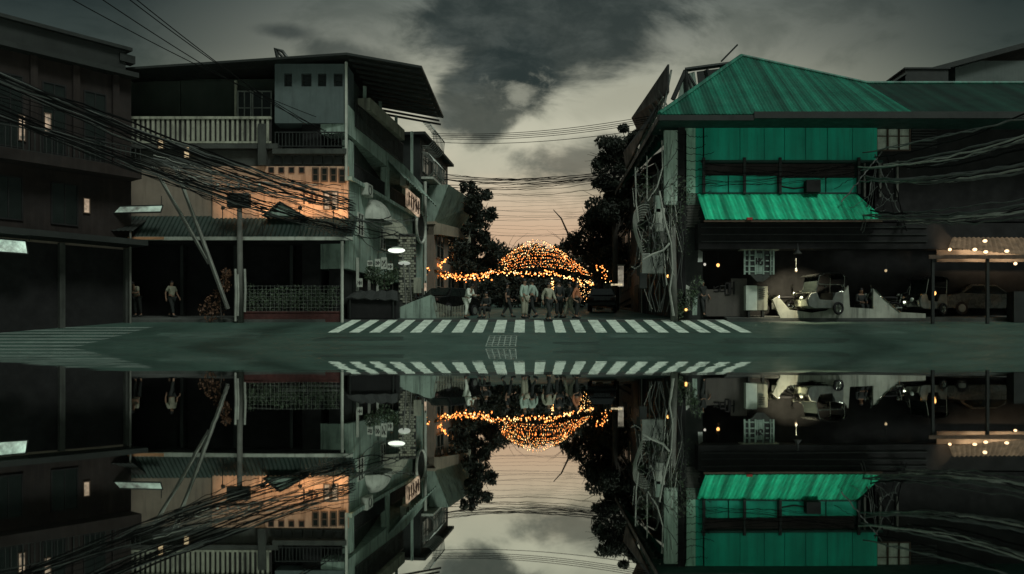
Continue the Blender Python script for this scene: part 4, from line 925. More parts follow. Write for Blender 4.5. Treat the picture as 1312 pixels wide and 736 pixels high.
def person(label, loc, rz, shirt, trousers, pose=None, scale=1.0, hair='short', sleeves='half', skirt=None, coat=False):
    J = dict(BASEJ); J.update(pose or {})
    t = thing('person', label, 'person', loc); t.rotation_euler = (0, 0, R(rz)); t.scale = (scale,) * 3; t['_o'] = (0, 0, 0)
    names = list(J); V_ = [((J[n_][0], J[n_][1], J[n_][2]), J[n_][3]) for n_ in names]; ix = {n_: i for i, n_ in enumerate(names)}
    E_ = [(ix[a], ix[c]) for a, c in BE]
    for s_, sx in (('L', -1), ('R', 1)):     # five curled fingers a hand
        h = Vector(J['ha' + s_][:3]); w = Vector(J['w' + s_][:3]); d = (h - w).normalized(); side_ = d.cross(Vector((1, 0, 0)))
        side_ = side_.normalized() if side_.length > .1 else Vector((0, 1, 0)); inn = side_.cross(d).normalized() * (-1 if s_ == 'R' else 1)
        for k, (off, ln_) in enumerate(((-.030, .068), (-.010, .080), (.010, .074), (.029, .058), (.040, .045))):
            b0 = h + side_ * off + d * (.022 if k < 4 else -.03)
            p1 = b0 + d * ln_ * .55 + (side_ * .025 if k == 4 else Vector()); p2 = p1 + d * ln_ * .35 + inn * .02
            i0 = len(V_); V_ += [(tuple(b0), .0105), (tuple(p1), .0095), (tuple(p2), .0075)]; E_ += [(ix['ha' + s_], i0), (i0, i0 + 1), (i0 + 1, i0 + 2)]
    skin_mesh('body', V_, E_, MT['skin'], t)
    def sub(keys, edges, grow, name, m, lerps={}):
        vs = []; id_ = {}
        for k in keys:
            if k in lerps: a, c, f = lerps[k]; p = Vector(J[a][:3]).lerp(Vector(J[c][:3]), f); r_ = J[a][3] * (1 - f) + J[c][3] * f
            else: p = Vector(J[k][:3]); r_ = J[k][3]
            id_[k] = len(vs); vs.append((tuple(p), r_ + grow))
        return skin_mesh(name, vs, [(id_[a], id_[c]) for a, c in edges], m, t)
    f = 1.0 if sleeves == 'long' else .75
    lp = {'cL': ('elL', 'wL', .9) if sleeves == 'long' else ('sL', 'elL', .8), 'cR': ('elR', 'wR', .9) if sleeves == 'long' else ('sR', 'elR', .8), 'hem': ('pel', 'hpL', .0)}
    ks = ['pel', 'sp', 'ch', 'sL', 'sR', 'cL', 'cR']; es = [('pel', 'sp'), ('sp', 'ch'), ('ch', 'sL'), ('ch', 'sR')]
    if sleeves == 'long': ks += ['elL', 'elR']; es += [('sL', 'elL'), ('elL', 'cL'), ('sR', 'elR'), ('elR', 'cR')]
    else: es += [('sL', 'cL'), ('sR', 'cR')]
    sub(ks, es, .022, 'shirt', shirt, lp)
    lp = {'bL': ('kL', 'aL', .85), 'bR': ('kR', 'aR', .85)}
    sub(['pel', 'hpL', 'hpR', 'kL', 'kR', 'bL', 'bR'], [('pel', 'hpL'), ('pel', 'hpR'), ('hpL', 'kL'), ('kL', 'bL'), ('hpR', 'kR'), ('kR', 'bR')], .018 if not coat else .035, 'trousers', trousers, lp)
    h2, h3 = Vector(J['h2'][:3]), Vector(J['h3'][:3]); up = (h3 - h2).normalized()
    mb = MB(); mb.ell((0, 0, 0), .103, .108, .115, 14, 8, -10, 90); 
    if hair == 'long': mb.ell((0, .035, -.10), .085, .06, .16, 12, 8)
    rot = Vector((0, 0, 1)).rotation_difference(up).to_matrix().to_4x4()
    mb.xf(Matrix.Translation(h2 + up * .015 + Vector((0, .018, 0))) @ rot); mb.build('hair', MT['hair'], t, smooth=True)
    sh = MB()
    for s_ in 'LR':
        a, c = Vector(J['a' + s_][:3]), Vector(J['t' + s_][:3]); sh.tube([a + (a - c) * .35 - Vector((0, 0, .03)), a.lerp(c, .5) - Vector((0, 0, .015)), c + (c - a) * .2], [.05, .052, .038], 8)
        sh.build('shoe', MT['cdark'], t, smooth=True); sh = MB()
    return t
def onroad(x, d): return (gx(x, d), d, gz(d) + .01)
bend = {'sp': (0, -.06, 1.11, .115), 'ch': (.0, -.17, 1.28, .135), 'nk': (0, -.24, 1.40, .055), 'h1': (0, -.29, 1.46, .068), 'h2': (0, -.33, 1.52, .088), 'h3': (0, -.35, 1.59, .062), 'nose': (0, -.43, 1.50, .012), 'eL': (-.088, -.32, 1.51, .014), 'eR': (.088, -.32, 1.51, .014),
        'sL': (-.175, -.19, 1.36, .058), 'sR': (.175, -.19, 1.36, .058), 'elL': (-.24, -.24, 1.10, .043), 'elR': (.24, -.24, 1.10, .043), 'wL': (-.2, -.45, 1.08, .030), 'wR': (.2, -.45, 1.08, .030), 'haL': (-.19, -.53, 1.09, .032), 'haR': (.19, -.53, 1.09, .032),
        'kL': (-.10, -.06, .49, .064), 'kR': (.10, .06, .49, .064), 'aR': (.10, .14, .085, .042), 'tR': (.115, -.02, .032, .036)}
walk = {'kL': (-.09, -.14, .50, .064), 'aL': (-.09, -.22, .085, .042), 'tL': (-.10, -.38, .04, .036), 'kR': (.09, .04, .49, .064), 'aR': (.09, .26, .12, .042), 'tR': (.10, .12, .035, .036),
        'elL': (-.25, .12, 1.13, .043), 'wL': (-.25, .10, .89, .030), 'haL': (-.25, .08, .81, .032), 'elR': (.25, -.05, 1.12, .043), 'wR': (.24, -.2, .93, .030), 'haR': (.24, -.25, .86, .032)}
sit = {'pel': (0, 0, .48, .125), 'sp': (0, -.02, .67, .115), 'ch': (0, -.04, .87, .135), 'nk': (0, -.05, 1.01, .055), 'h1': (0, -.08, 1.09, .068), 'h2': (0, -.09, 1.16, .088), 'h3': (0, -.08, 1.23, .062), 'nose': (0, -.185, 1.145, .012), 'eL': (-.088, -.075, 1.145, .014), 'eR': (.088, -.075, 1.145, .014),
       'sL': (-.175, -.04, .95, .058), 'sR': (.175, -.04, .95, .058), 'elL': (-.24, -.10, .68, .043), 'elR': (.24, -.10, .68, .043), 'wL': (-.15, -.32, .62, .03), 'wR': (.15, -.32, .62, .03), 'haL': (-.11, -.39, .61, .032), 'haR': (.11, -.39, .61, .032),
       'hpL': (-.09, -.02, .46, .095), 'hpR': (.09, -.02, .46, .095), 'kL': (-.13, -.44, .48, .064), 'kR': (.13, -.44, .48, .064), 'aL': (-.12, -.42, .085, .042), 'aR': (.12, -.42, .085, .042), 'tL': (-.13, -.58, .032, .036), 'tR': (.13, -.58, .032, .036)}
person('person in white shirt and white trousers leaning forward on the left of the crossing', onroad(598, 40.6), 62, MT['cwhite'], MT['cwhite'], bend, 1.0, sleeves='long')
person('person in dark clothes sitting low just right of the white clad person', onroad(624, 41.3), -30, MT['cdark'], MT['cdark'], sit, 1.0, sleeves='long')
person('person in dark clothes standing behind the sitting one', onroad(650, 43), 100, MT['cdark'], MT['cdark'], walk, 1.0)
person('tall person in sage green clothes standing left of the crowd middle', onroad(672, 41.0), 55, MT['cgreen'], MT['ckhaki'], None, 1.1, sleeves='long', coat=True)
person('person with sage green top half hidden behind the tall sage clad one', onroad(682, 42.2), -115, MT['cgreen'], MT['cdark'], walk, 1.1, sleeves='long')
person('person with long black hair and pale khaki clothes stepping onto the crossing', onroad(703, 39.4), 35, MT['ckhaki'], MT['cdark'], walk, 1.04, hair='long', sleeves='long')
person('person in dark coat with back turned in the middle of the crowd', onroad(716, 42.0), 205, MT['cdark'], MT['cdark'], None, 1.08, sleeves='long', coat=True)
person('person in dark top and pale khaki trousers striding left of the orange clad one', onroad(730, 41.4), -70, MT['cdark'], MT['ckhaki'], walk, 1.02, sleeves='long')
person('person in orange top and dark trousers at the right end of the crowd', onroad(739, 40.8), 75, MT['corange'], MT['cdark'], {k: v for k, v in walk.items() if k[0] in 'ew'}, 1.0, sleeves='long')
person('person in khaki shirt bending forward at the left end of the dark shop', (gx(176, 40.2), 40.2, gz(40.2) + .13), -15, MT['ckhaki'], MT['cdark'], bend, 1.0)
person('person in khaki shirt walking in the dark shop just left of the leaning poles', (gx(220, 40.0), 40.0, gz(40) + .13), 65, MT['ckhaki'], MT['cdark'], walk, 1.0)
person('person in dark clothes sitting between the two raised wings of the pale wall', (gx(1102, 40.3), 40.3, gz(40.3) + .13), 10, MT['cdark'], MT['cdark'], sit, 1.05, sleeves='long')
person('person in dark clothes standing between the corner pole and the shop board', (gx(900, 40.2), 40.2, gz(40.2) + .13), 30, MT['cdark'], MT['cdark'], walk, 1.0)

# ================================================================== STREET FURNITURE AND VEHICLES
def stool(label, x, y, z):
    t = thing('stool', label, 'stool', (x, y, z)); mb = MB(); mb.tube([(x, y, z + .36), (x, y, z + .40)], .17, 12); mb.build('seat', MT['dkmetal'], t)
    for a in (45, 135, 225, 315): mb = MB(); c, s = math.cos(R(a)), math.sin(R(a)); mb.tube([(x + .12 * c, y + .12 * s, z + .37), (x + .17 * c, y + .17 * s, z)], .018, 6); mb.build('leg', MT['dkmetal'], t)
x_, y_, z_ = onroad(624, 41.3); stool('low dark stool under the person sitting beside the crossing', x_, y_, z_)
stool('low dark stool between the raised wings of the pale wall', gx(1102, 40.3), 40.3, gz(40.3) + .13)

# hedge behind a wire fence over a dark red brick planter
pl = thing('brick_planter', 'long low dark red brick planter under the awning of the left shophouse', 'planter', (gx(372, 39.1), 39.1, gz(39)))
xa, xb = gx(309, 39.05), gx(436, 39.05)
mb = MB(); mb.box(xa, xb, 39.05, 39.5, gz(39) - .1, gzp(401, 39.05)); mb.box(xa - .04, xb + .04, 39.02, 39.53, gzp(401, 39.05) + .002, gzp(399, 39.05)); mb.build('wall', MT['brick'], pl)
hd = thing('hedge', 'thin pale leaved hedge growing along the brick planter', 'hedge', (gx(372, 39.3), 39.3, gzp(400, 39.1)))
mb = MB()
for k in range(16): 
    xx = xa + .3 + (xb - xa - .6) * k / 15; leaves(mb, (xx, 39.3, gzp(384, 39.2) + rng.uniform(-.1, .15)), .35, .2, rng.uniform(.45, .75), 150, .055, .1)
mb.build('foliage', MT['leaf2'], hd)
mb = MB()
for k in range(14): xx = xa + .3 + (xb - xa - .6) * k / 13; mb.tube([(xx, 39.3, gzp(400, 39.2)), (xx + .1, 39.32, gzp(380, 39.2))], .015, 4)
mb.build('stems', MT['bark'], hd)
fc = thing('wire_fence', 'fine wire mesh fence standing on the brick planter in front of the hedge', 'fence', (gx(372, 39.1), 39.1, gzp(399, 39.1)))
mb = MB()
for k in range(25): xx = xa + (xb - xa) * k / 24; mb.tube([(xx, 39.09, gzp(399.5, 39.1)), (xx, 39.09, gzp(366, 39.1))], .007, 4)
for k in range(8): z_ = gzp(399 - k * 4.6, 39.1); mb.tube([(xa, 39.085, z_), (xb, 39.085, z_)], .006, 4)
mb.build('mesh', MT['steel'], fc)
# utility pole with strapped conduits
up_ = thing('utility_pole', 'slim grey utility pole rising through the awning edge of the left shophouse', 'utility pole', (gx(308, 38.8), 38.8, gz(38.8)))
mb = MB(); mb.tube([(gx(308, 38.8), 38.8, gz(38.8) - .2), (gx(307, 38.8), 38.8, gzp(262, 38.8))], [.15, .11], 10); mb.build('shaft', MT['pole'], up_, smooth=True)
for a, y0, y1 in ((302, 345, 412), (314, 345, 400), (305, 352, 405)):
    mb = MB(); mb.tube([(gx(a, 38.7), 38.66, gzp(y0, 38.7)), (gx(a + 1, 38.7), 38.64, gzp((y0 + y1) / 2, 38.7)), (gx(a, 38.7), 38.66, gzp(y1, 38.7))], .055, 6); mb.build('conduit', MT['cablel'], up_)
mb = MB(); c = px(306, 258, 38.8); mb.box(c.x - .5, c.x + .5, 38.62, 38.98, c.z - .3, c.z + .35); mb.build('junction_box', MT['dkmetal'], up_, bevel=.04)
mb = MB(); mb.box(c.x - 1.1, c.x + 1.1, 38.72, 38.88, c.z + .5, c.z + .62); mb.build('crossarm', MT['wood'], up_)
for k in range(5): mb = MB(); q_ = c.x - .95 + k * .47; mb.tube([(q_, 38.8, c.z + .62), (q_, 38.8, c.z + .74), (q_, 38.8, c.z + .8)], [.03, .06, .035], 8); mb.build('insulator', MT['white'], up_)
# leaning struts
for lab, a, b_, r0 in (('long leaning pole crossing the left awning, the right of two', (224, 214, 37.8), (292, 396, 38.6), .10), ('leaning pole crossing the left awning, the left of two', (196, 214, 37.6), (268, 338, 38.4), .085)):
    t = thing('leaning_pole', lab, 'pole', px(*b_)); p0, p1 = px(*a), px(*b_)
    mb = MB(); mb.tube([p0, p0.lerp(p1, .5) + Vector((.05, 0, -.06)), p1], [r0 * .7, r0, r0], 8); mb.build('shaft', MT['pole'], t)
    mb = MB()
    for k in range(3): mb.tube([p0 + Vector((.1 * k, -.12, 0)), p0.lerp(p1, .4) + Vector((.12 - .05 * k, -.14, .05 * k)), p0.lerp(p1, .95) + Vector((.05, -.1, 0))], .018, 4)
    mb.build('tied_cable', MT['cablel'], t)
t = thing('dry_vine', 'reddish dry vine climbing the foot of the leaning pole', 'vine', px(284, 408, 38.7)); mb = MB()
for (a, b_, r_) in ((283, 375, .35), (288, 365, .3), (276, 392, .55), (268, 398, .5), (290, 352, .25)): leaves(mb, px(a, b_, 38.75), r_, .2, r_ * 1.1, 130, .07, .1)
mb.build('foliage', MT['leafr'], t); mb = MB(); mb.tube([px(284, 410, 38.7), px(282, 385, 38.72), px(290, 345, 38.7)], .03, 5); mb.build('stem', MT['bark'], t)
# white street lamp on the side wall, and its smaller neighbour
def street_lamp(label, xx, yy, d, rx, m, e, pole_to):
    c = px(xx, yy, d); t = thing('street_lamp', label, 'street lamp', (c.x + .1, c.y, gz(d)), 'oval lamps at the shophouse corner')
    mb = MB(); mb.ell(c, rx, .3, rx * .30, 18, 8); mb.build('lamp_shade', m, t, smooth=True)
    mb = MB(); mb.ell(c + Vector((0, 0, rx * .14)), rx * .75, .31, rx * .24, 16, 6, 0, 90); mb.build('lamp_cover', MT['white'], t, smooth=True)
    mb = MB(); mb.tube([c + Vector((.0, .2, rx * .2)), c + Vector((rx * .5, .5, .05)), Vector((c.x + pole_to, d + .5, gz(d)))], .04, 6); mb.build('pole', MT['pole'], t)
street_lamp('larger bright white oval lamp at the corner of the left shophouse', 508, 321, 41.5, .42, MT['lampw'], 60, .45)
street_lamp('smaller pale oval lamp on a thin leaning post below the bright one', 518, 337.5, 42.2, .30, glow('lamp_dim', (.9, 1, .85), .38), 18, .35)
# corner shop clutter under the lamp: pale boards, brick pier, ramp, dark stall, potted bush
t = thing('brick_pier', 'pale washed brick pier under the oval lamps at the shophouse corner', 'pier', (gx(520, 44), 44, gz(44)))
mb = MB(); mb.box(gx(511, 44), gx(531, 44), 43.9, 44.7, gz(44) - .2, gzp(300, 44)); mb.build('core', MT['soffit'], t); mb = MB()
for r_ in range(26):
    z_ = gzp(388, 43.9) + r_ * .13
    for k in range(4):
        if rng.random() < .8: a = gx(511, 44) + .02 + k * .2 + (r_ % 2) * .08; mb.box(a, a + .17, 43.86, 43.899, z_, z_ + .1)
mb.build('bricks', MT['rail'], t)
t = thing('notice_board', 'small pale green board standing beside the brick pier', 'board', px(534, 378, 43.5)); mb = MB(); mb.box(gx(530, 43.5), gx(540, 43.5), 43.45, 43.55, gzp(376, 43.5), gzp(356, 43.5)); mb.build('panel', MT['rail'], t, bevel=.01)
mb = MB(); mb.box(gx(533, 43.5), gx(534, 43.5), 43.48, 43.52, gz(43.5), gzp(376, 43.5)); mb.box(gx(537, 43.5), gx(538, 43.5), 43.48, 43.52, gz(43.5), gzp(376, 43.5)); mb.build('legs', MT['dkmetal'], t)
t = thing('lit_tube', 'short warm lit vertical tube beside the pale green board', 'lamp', px(545, 370, 44)); mb = MB(); mb.tube([px(545, 373, 44), px(545, 363, 44)], .06, 8); mb.build('tube', MT['signlit'], t)
mb = MB(); mb.tube([px(545, 376, 44) + Vector((0, .05, 0)), px(545, 360, 44) + Vector((0, .05, 0))], .035, 6); mb.tube([px(545, 375, 44) + Vector((0, .05, 0)), (px(545, 0, 44).x, 44.05, gz(44))], .03, 6); mb.build('mount', MT['dkmetal'], t)
t = thing('ramp', 'pale sloping concrete ramp below the brick pier', 'ramp', px(528, 395, 42)); mb = MB()
mb.prism([(gx(512, 41.5), 41.5, gz(41.5) - .1), (gx(512, 41.5), 41.5, gzp(394, 41.5)), (gx(530, 41.5), 41.5, gzp(386, 41.5)), (gx(552, 41.5), 41.5, gzp(378, 41.5)), (gx(560, 41.5), 41.5, gz(41.5) - .1)], (0, 1.6, 0)); mb.build('slab', MT['lwall'], t)
t = thing('covered_stall', 'bulky dark covered street stall at the shophouse corner under the lamps', 'stall', (gx(480, 40.6), 40.6, gz(40.6)))
x0, x1 = gx(446, 40.3), gx(508, 40.3); zt_ = gzp(372, 40.3)
mb = MB(); mb.box(x0, x1, 40.2, 41.3, gz(40.5), gzp(384, 40.3)); mb.build('counter', MT['black'], t)
mb = MB(); mb.corr((x0 - .1, 40.05, gzp(383, 40.3)), (x1 + .1, 40.05, gzp(386, 40.3)), (x1 - .1, 41.3, zt_), (x0 + .1, 41.3, zt_), .5, .08, t=.04); mb.build('cover', MT['cdark'], t)
for a in (x0 + .1, x1 - .15): mb = MB(); mb.box(a, a + .06, 40.1, 40.16, gz(40.3), gzp(384, 40.3)); mb.build('leg', MT['dkmetal'], t)
for i, (xx, yy, r_) in enumerate(((492, 357, .5), (478, 350, .45), (503, 352, .4))):
    t = thing('potted_bush', ['dark potted bush in the middle of the shophouse corner under the lamps', 'dark potted bush at the left behind the covered stall', 'small dark potted bush at the right beside the brick pier'][i], 'plant', px(xx, 372, 41.9 + i * .2), 'potted bushes behind the covered stall')
    c = px(xx, yy, 41.9 + i * .2); mb = MB(); leaves(mb, c, r_, r_, r_ * 1.2, 330, .075, .1); mb.build('foliage', MT['leaf2'], t); mb = MB(); mb.tube([(c.x, c.y, gz(42)), (c.x, c.y, c.z)], .03, 5); mb.build('stem', MT['bark'], t)
    mb = MB(); mb.tube([(c.x, c.y, gz(42)), (c.x, c.y, gz(42) + .6)], [.2, .28], 12); mb.build('pot', MT['dkmetal'], t)
for i, (xx, y0, y1) in enumerate(((461, 357, 368), (484, 332, 342), (492, 330, 345), (474, 334, 341), (500, 338, 346))):
    t = thing('small_sign', ['small pale sign on the shophouse corner post above the planter end', 'small pale sign under the eave, second from the left', 'square pale sign right beside the bright oval lamp', 'small pale sign at the left of the cluster under the eave', 'small pale sign just under the bright oval lamp'][i], 'sign', px(xx, (y0 + y1) / 2, 40.9), 'small pale signs at the shophouse corner')
    mb = MB(); mb.box(gx(xx - 3.5, 40.9), gx(xx + 3.5, 40.9), 40.88, 40.92, gzp(y1, 40.9), gzp(y0, 40.9)); mb.build('panel', MT['pale'], t)
    fr_ = Frame((gx(xx - 3.5, 40.88), 40.88), (gx(xx + 3.5, 40.88), 40.88)); mb = MB(); glyphs(mb, fr_, .03, fr_.len - .03, gzp(y1 - 2, 40.9), gzp(y0 + 2, 40.9), 2, i, .018, .004); mb.build('lettering', MT['ink'], t)
    mb = MB(); mb.tube([(gx(xx, 40.9), 40.94, gzp(y0, 40.9)), (gx(xx, 40.9), 40.94, gzp(y0 - 6, 40.9))], .012, 4); mb.build('hanger', MT['dkmetal'], t)
# low picket fence at the kerb
t = thing('picket_fence', 'low worn picket fence between the parked dark car and the white clad person', 'fence', (gx(570, 41.6), 41.6, gz(41.6))); mb = MB()
for k in range(30):
    xx = gx(536, 41.6) + k * .075; mb.box(xx, xx + .03, 41.58, 41.62, gz(41.6), gzp(390 - 3 * math.sin(k * .21), 41.6))
mb.build('pickets', MT['rail'], t); mb = MB(); mb.box(gx(535, 41.6), gx(597, 41.6), 41.63, 41.66, gzp(400, 41.6), gzp(398, 41.6)); mb.build('rail', MT['soffit'], t)

def car(label, loc, rz, body_m, group=None, sc=1.0):
    t = thing('parked_car', label, 'car', loc, group); t.rotation_euler = (0, 0, R(rz)); t.scale = (sc,) * 3; t['_o'] = (0, 0, 0)
    prof = [(-2.1, .30), (-2.15, .62), (-2.05, .86), (-1.25, .97), (-.65, 1.42), (.65, 1.45), (1.35, 1.02), (2.0, .92), (2.15, .6), (2.12, .30)]
    W_ = .84; mb = MB(); vs = []; n_ = len(prof)
    for s_, k in ((-1, 0), (-1, 1), (1, 1), (1, 0)):
        for (x, z) in prof: w_ = W_ * (1 if k == 0 else .86) ; zz = z if k == 0 else z + .03; w_ = w_ * (1 - .22 * max(0, (z - .95) / .5)); vs.append((x * (1 if k == 0 else .97), s_ * w_, zz))
    fs = [tuple(range(n_)), tuple(range(4 * n_ - 1, 3 * n_ - 1, -1))]
    for r_ in range(3):
        for i in range(n_): j = (i + 1) % n_; fs.append((r_ * n_ + i, r_ * n_ + j, (r_ + 1) * n_ + j, (r_ + 1) * n_ + i))
    mb.add(vs, fs); mb.build('body', body_m, t, bevel=.03)
    def sidepane(pts, nm):
        for s_ in (-1, 1):
            m2 = MB(); m2.prism([(x, s_ * (W_ * (1 - .22 * max(0, (z - .95) / .5)) + .004), z) for x, z in pts], (0, s_ * .008, 0)); m2.build(nm, MT['glass'], t)
    sidepane([(-1.12, 1.0), (-.62, 1.37), (-.06, 1.39), (-.06, 1.0)], 'side_window'); sidepane([(.02, 1.0), (.02, 1.39), (.6, 1.38), (1.15, 1.04)], 'side_window')
    mb = MB(); mb.slab((-1.24, -.66, 1.02), (-1.24, .66, 1.02), (-.70, .58, 1.425), (-.70, -.58, 1.425), .012); mb.build('rear_window', MT['glass'], t)
    mb = MB(); mb.slab((1.36, .66, 1.075), (1.36, -.66, 1.075), (.72, -.58, 1.465), (.72, .58, 1.465), .012); mb.build('windscreen', MT['glass'], t)
    for x in (-1.3, 1.3):
        for s_ in (-1, 1):
            mb = MB(); mb.tube([(x, s_ * .70, .31), (x, s_ * .88, .31)], .31, 18); w_ = mb.build('wheel', MT['tyre'], t)
            mb = MB(); mb.tube([(x, s_ * .885, .31), (x, s_ * .90, .31)], .19, 14); mb.build('rim', MT['steel'], w_)
    for s_ in (-1, 1):
        mb = MB(); mb.ell((2.09, s_ * .6, .73), .06, .16, .09, 10, 6); mb.build('headlight', MT['white'], t)
        mb = MB(); mb.ell((-2.1, s_ * .62, .74), .05, .13, .10, 10, 6); mb.build('tail_light', MT['inkr'], t)
    mb = MB(); mb.box(2.1, 2.2, -.82, .82, .34, .52); mb.build('bumper', MT['dkmetal'], t); mb = MB(); mb.box(-2.2, -2.1, -.82, .82, .34, .52); mb.build('bumper', MT['dkmetal'], t)
    return t
zc = gz(42) + .13
car('black hatchback parked at the left kerb behind the low picket fence', (gx(574, 45.5), 45.5, gz(45.5) + .01), 63, MT['carpaint2'])
car('grey car parked on the right behind the pale wall with its bonnet to the left', (gx(1250, 41.8), 41.8, gz(41.8) + .13), 187, MT['carpaint'], 'cars parked in the dark at the right')
car('grey car parked at the far right edge behind the other grey car', (gx(1345, 42.6), 42.6, gz(42.6) + .13), 176, MT['carpaint'], 'cars parked in the dark at the right')
car('dark car parked up the street beyond the lit doorway on the right', (gx(772, 54), 54, gz(54) + .01), 84, MT['carpaint2'])

def motorcycle(label, loc, rz, side=True, group=None, sc=1.0):
    t = thing('motor_tricycle' if side else 'motorcycle', label, 'tricycle' if side else 'motorcycle', loc, group); t.rotation_euler = (0, 0, R(rz)); t.scale = (sc,) * 3; t['_o'] = (0, 0, 0)
    def wheel(x, y, r_=.31):
        mb = MB(); mb.torus((x, y, r_), r_ - .055, .055, 'y', 26, 8); w = mb.build('wheel', MT['tyre'], t, smooth=True)
        mb = MB(); mb.torus((x, y, r_), r_ - .115, .018, 'y', 26, 6); mb.tube([(x, y - .07, r_), (x, y + .07, r_)], .05, 10)
        for k in range(12): a = R(k * 30); mb.tube([(x, y, r_), (x + (r_ - .115) * math.cos(a), y, r_ + (r_ - .115) * math.sin(a))], .006, 4)
        mb.build('rim', MT['chrome'], w)
    wheel(-.65, 0); wheel(.65, 0)
    mb = MB(); mb.ell((-.12, 0, .80), .30, .14, .15, 16, 8); mb.build('fuel_tank', MT['chrome'], t, smooth=True)
    mb = MB(); mb.ell((.38, 0, .78), .40, .14, .07, 16, 8); mb.build('seat', MT['tyre'], t, smooth=True)
    mb = MB(); mb.box(-.22, .2, -.14, .14, .28, .58); mb.tube([(-.1, 0, .5), (-.18, 0, .78)], .11, 10); mb.build('engine', MT['steel'], t, bevel=.03)
    mb = MB(); mb.tube([(-.65, .09, .31), (-.42, .09, .98)], .028, 8); mb.tube([(-.65, -.09, .31), (-.42, -.09, .98)], .028, 8); mb.build('fork', MT['chrome'], t)
    mb = MB(); mb.tube([(-.28, -.38, 1.06), (-.40, -.2, 1.02), (-.40, .2, 1.02), (-.28, .38, 1.06)], .018, 8); mb.build('handlebar', MT['chrome'], t)
    mb = MB(); mb.ell((-.56, 0, .93), .10, .12, .12, 14, 8); mb.build('headlight', MT['chrome'], t, smooth=True)
    for (cx, cz) in ((-.65, .31), (.65, .31)):
        mb = MB()
        pts = [(cx + .37 * math.cos(R(a)), 0, cz + .37 * math.sin(R(a))) for a in range(20, 161, 14)]
        for p, q_ in zip(pts, pts[1:]): mb.slab((p[0], -.07, p[2]), (p[0], .07, p[2]), (q_[0], .07, q_[2]), (q_[0], -.07, q_[2]), .01)
        mb.build('mudguard', MT['chrome'], t)
    mb = MB(); mb.tube([(-.1, -.16, .35), (.3, -.19, .28), (.95, -.2, .34)], [.03, .04, .05], 10); mb.build('exhaust', MT['chrome'], t)
    for s_ in (-1, 1): mb = MB(); mb.tube([(-.34, s_ * .3, 1.04), (-.3, s_ * .36, 1.25)], .008, 5); mb.ell((-.3, s_ * .38, 1.29), .02, .07, .05, 10, 6); mb.build('mirror', MT['chrome'], t)
    if side:     # rounded chrome sidecar
        poly = [(-.95, .34), (-1.0, .62), (-.86, .86), (-.55, .92), (-.42, .62), (.25, .60), (.42, .92), (.86, .96), (.92, .40), (.7, .28), (-.7, .26)]
        mb = MB()
        for y0 in (-1.46, -.62): mb.prism([(x, y0, z) for x, z in poly], (0, .05, 0))
        mb.hexa([(-.7, -1.41, .26), (.7, -1.41, .28), (.7, -.62, .28), (-.7, -.62, .26), (-.7, -1.41, .32), (.7, -1.41, .34), (.7, -.62, .34), (-.7, -.62, .32)]); mb.build('sidecar_tub', MT['steel'], t, bevel=.02)
        mb = MB(); pts = [(-.72, .28), (-.95, .36), (-1.02, .62), (-.88, .87), (-.57, .93)]
        for a, c in zip(pts, pts[1:]): mb.slab((a[0], -1.41, a[1]), (a[0], -.62, a[1]), (c[0], -.62, c[1]), (c[0], -1.41, c[1]), .02)
        mb.build('sidecar_nose', MT['chrome'], t)
        mb = MB(); mb.box(.30, .9, -1.40, -.63, .36, .92); mb.build('sidecar_back', MT['dkmetal'], t, bevel=.04); mb = MB(); mb.box(-.2, .36, -1.39, -.64, .5, .6); mb.build('sidecar_seat', MT['tyre'], t, bevel=.03)
        mb = MB()
        for y0 in (-1.44, -.6):
            mb.tube([(-.6, y0, .92), (-.42, y0, 1.58), (-.2, y0, 1.66)], .02, 6); mb.tube([(.86, y0, .95), (.88, y0, 1.58), (.8, y0, 1.64)], .02, 6); mb.tube([(-.5, y0, 1.25), (.87, y0, 1.25)], .014, 6)
        mb.tube([(-.6, -1.44, .93), (-.6, -.6, .93)], .018, 6); mb.build('roof_frame', MT['chrome'], t)
        mb = MB(); pts = [(-.62, 1.55), (-.42, 1.65), (0, 1.70), (.5, 1.70), (.85, 1.64), (.98, 1.52)]
        for a, c in zip(pts, pts[1:]): mb.slab((a[0], -1.5, a[1]), (a[0], -.5, a[1]), (c[0], -.5, c[1]), (c[0], -1.5, c[1]), .03)
        mb.build('roof_panel', MT['carpaint2'], t)
        mb = MB(); mb.slab((-.585, -1.42, .95), (-.585, -.62, .95), (-.43, -.62, 1.56), (-.43, -1.42, 1.56), .012); mb.build('windscreen', MT['glass'], t)
        mb = MB(); mb.ell((-1.0, -1.04, .66), .06, .10, .10, 12, 6); mb.build('sidecar_lamp', MT['white'], t, smooth=True)
        wheel(.45, -1.56, .27)
    return t
motorcycle('chrome motor tricycle with roofed sidecar parked in front of the pale low wall', (gx(1030, 40.8), 40.8, gz(40.8) + .13), 22, True, 'motor tricycles by the dark shop', 1.12)
motorcycle('dim motor tricycle parked right of the pale wall near the amber lamp', (gx(1163, 41.2), 41.4, gz(41.2) + .13), 30, True, 'motor tricycles by the dark shop', 1.05)
for lab, xx, yy, rz in (('motorcycle leaning close behind the white meter cabinet', 996, 40.9, -38), ('motorcycle squeezed between the chrome tricycle and the sitting person', 1070, 41.0, 62), ('motorcycle just right of the sitting person behind the pale wall', 1126, 40.7, -25)):
    motorcycle(lab, (gx(xx, yy), yy, gz(yy) + .13), rz, False, 'motorcycles by the dark shop', 1.08)
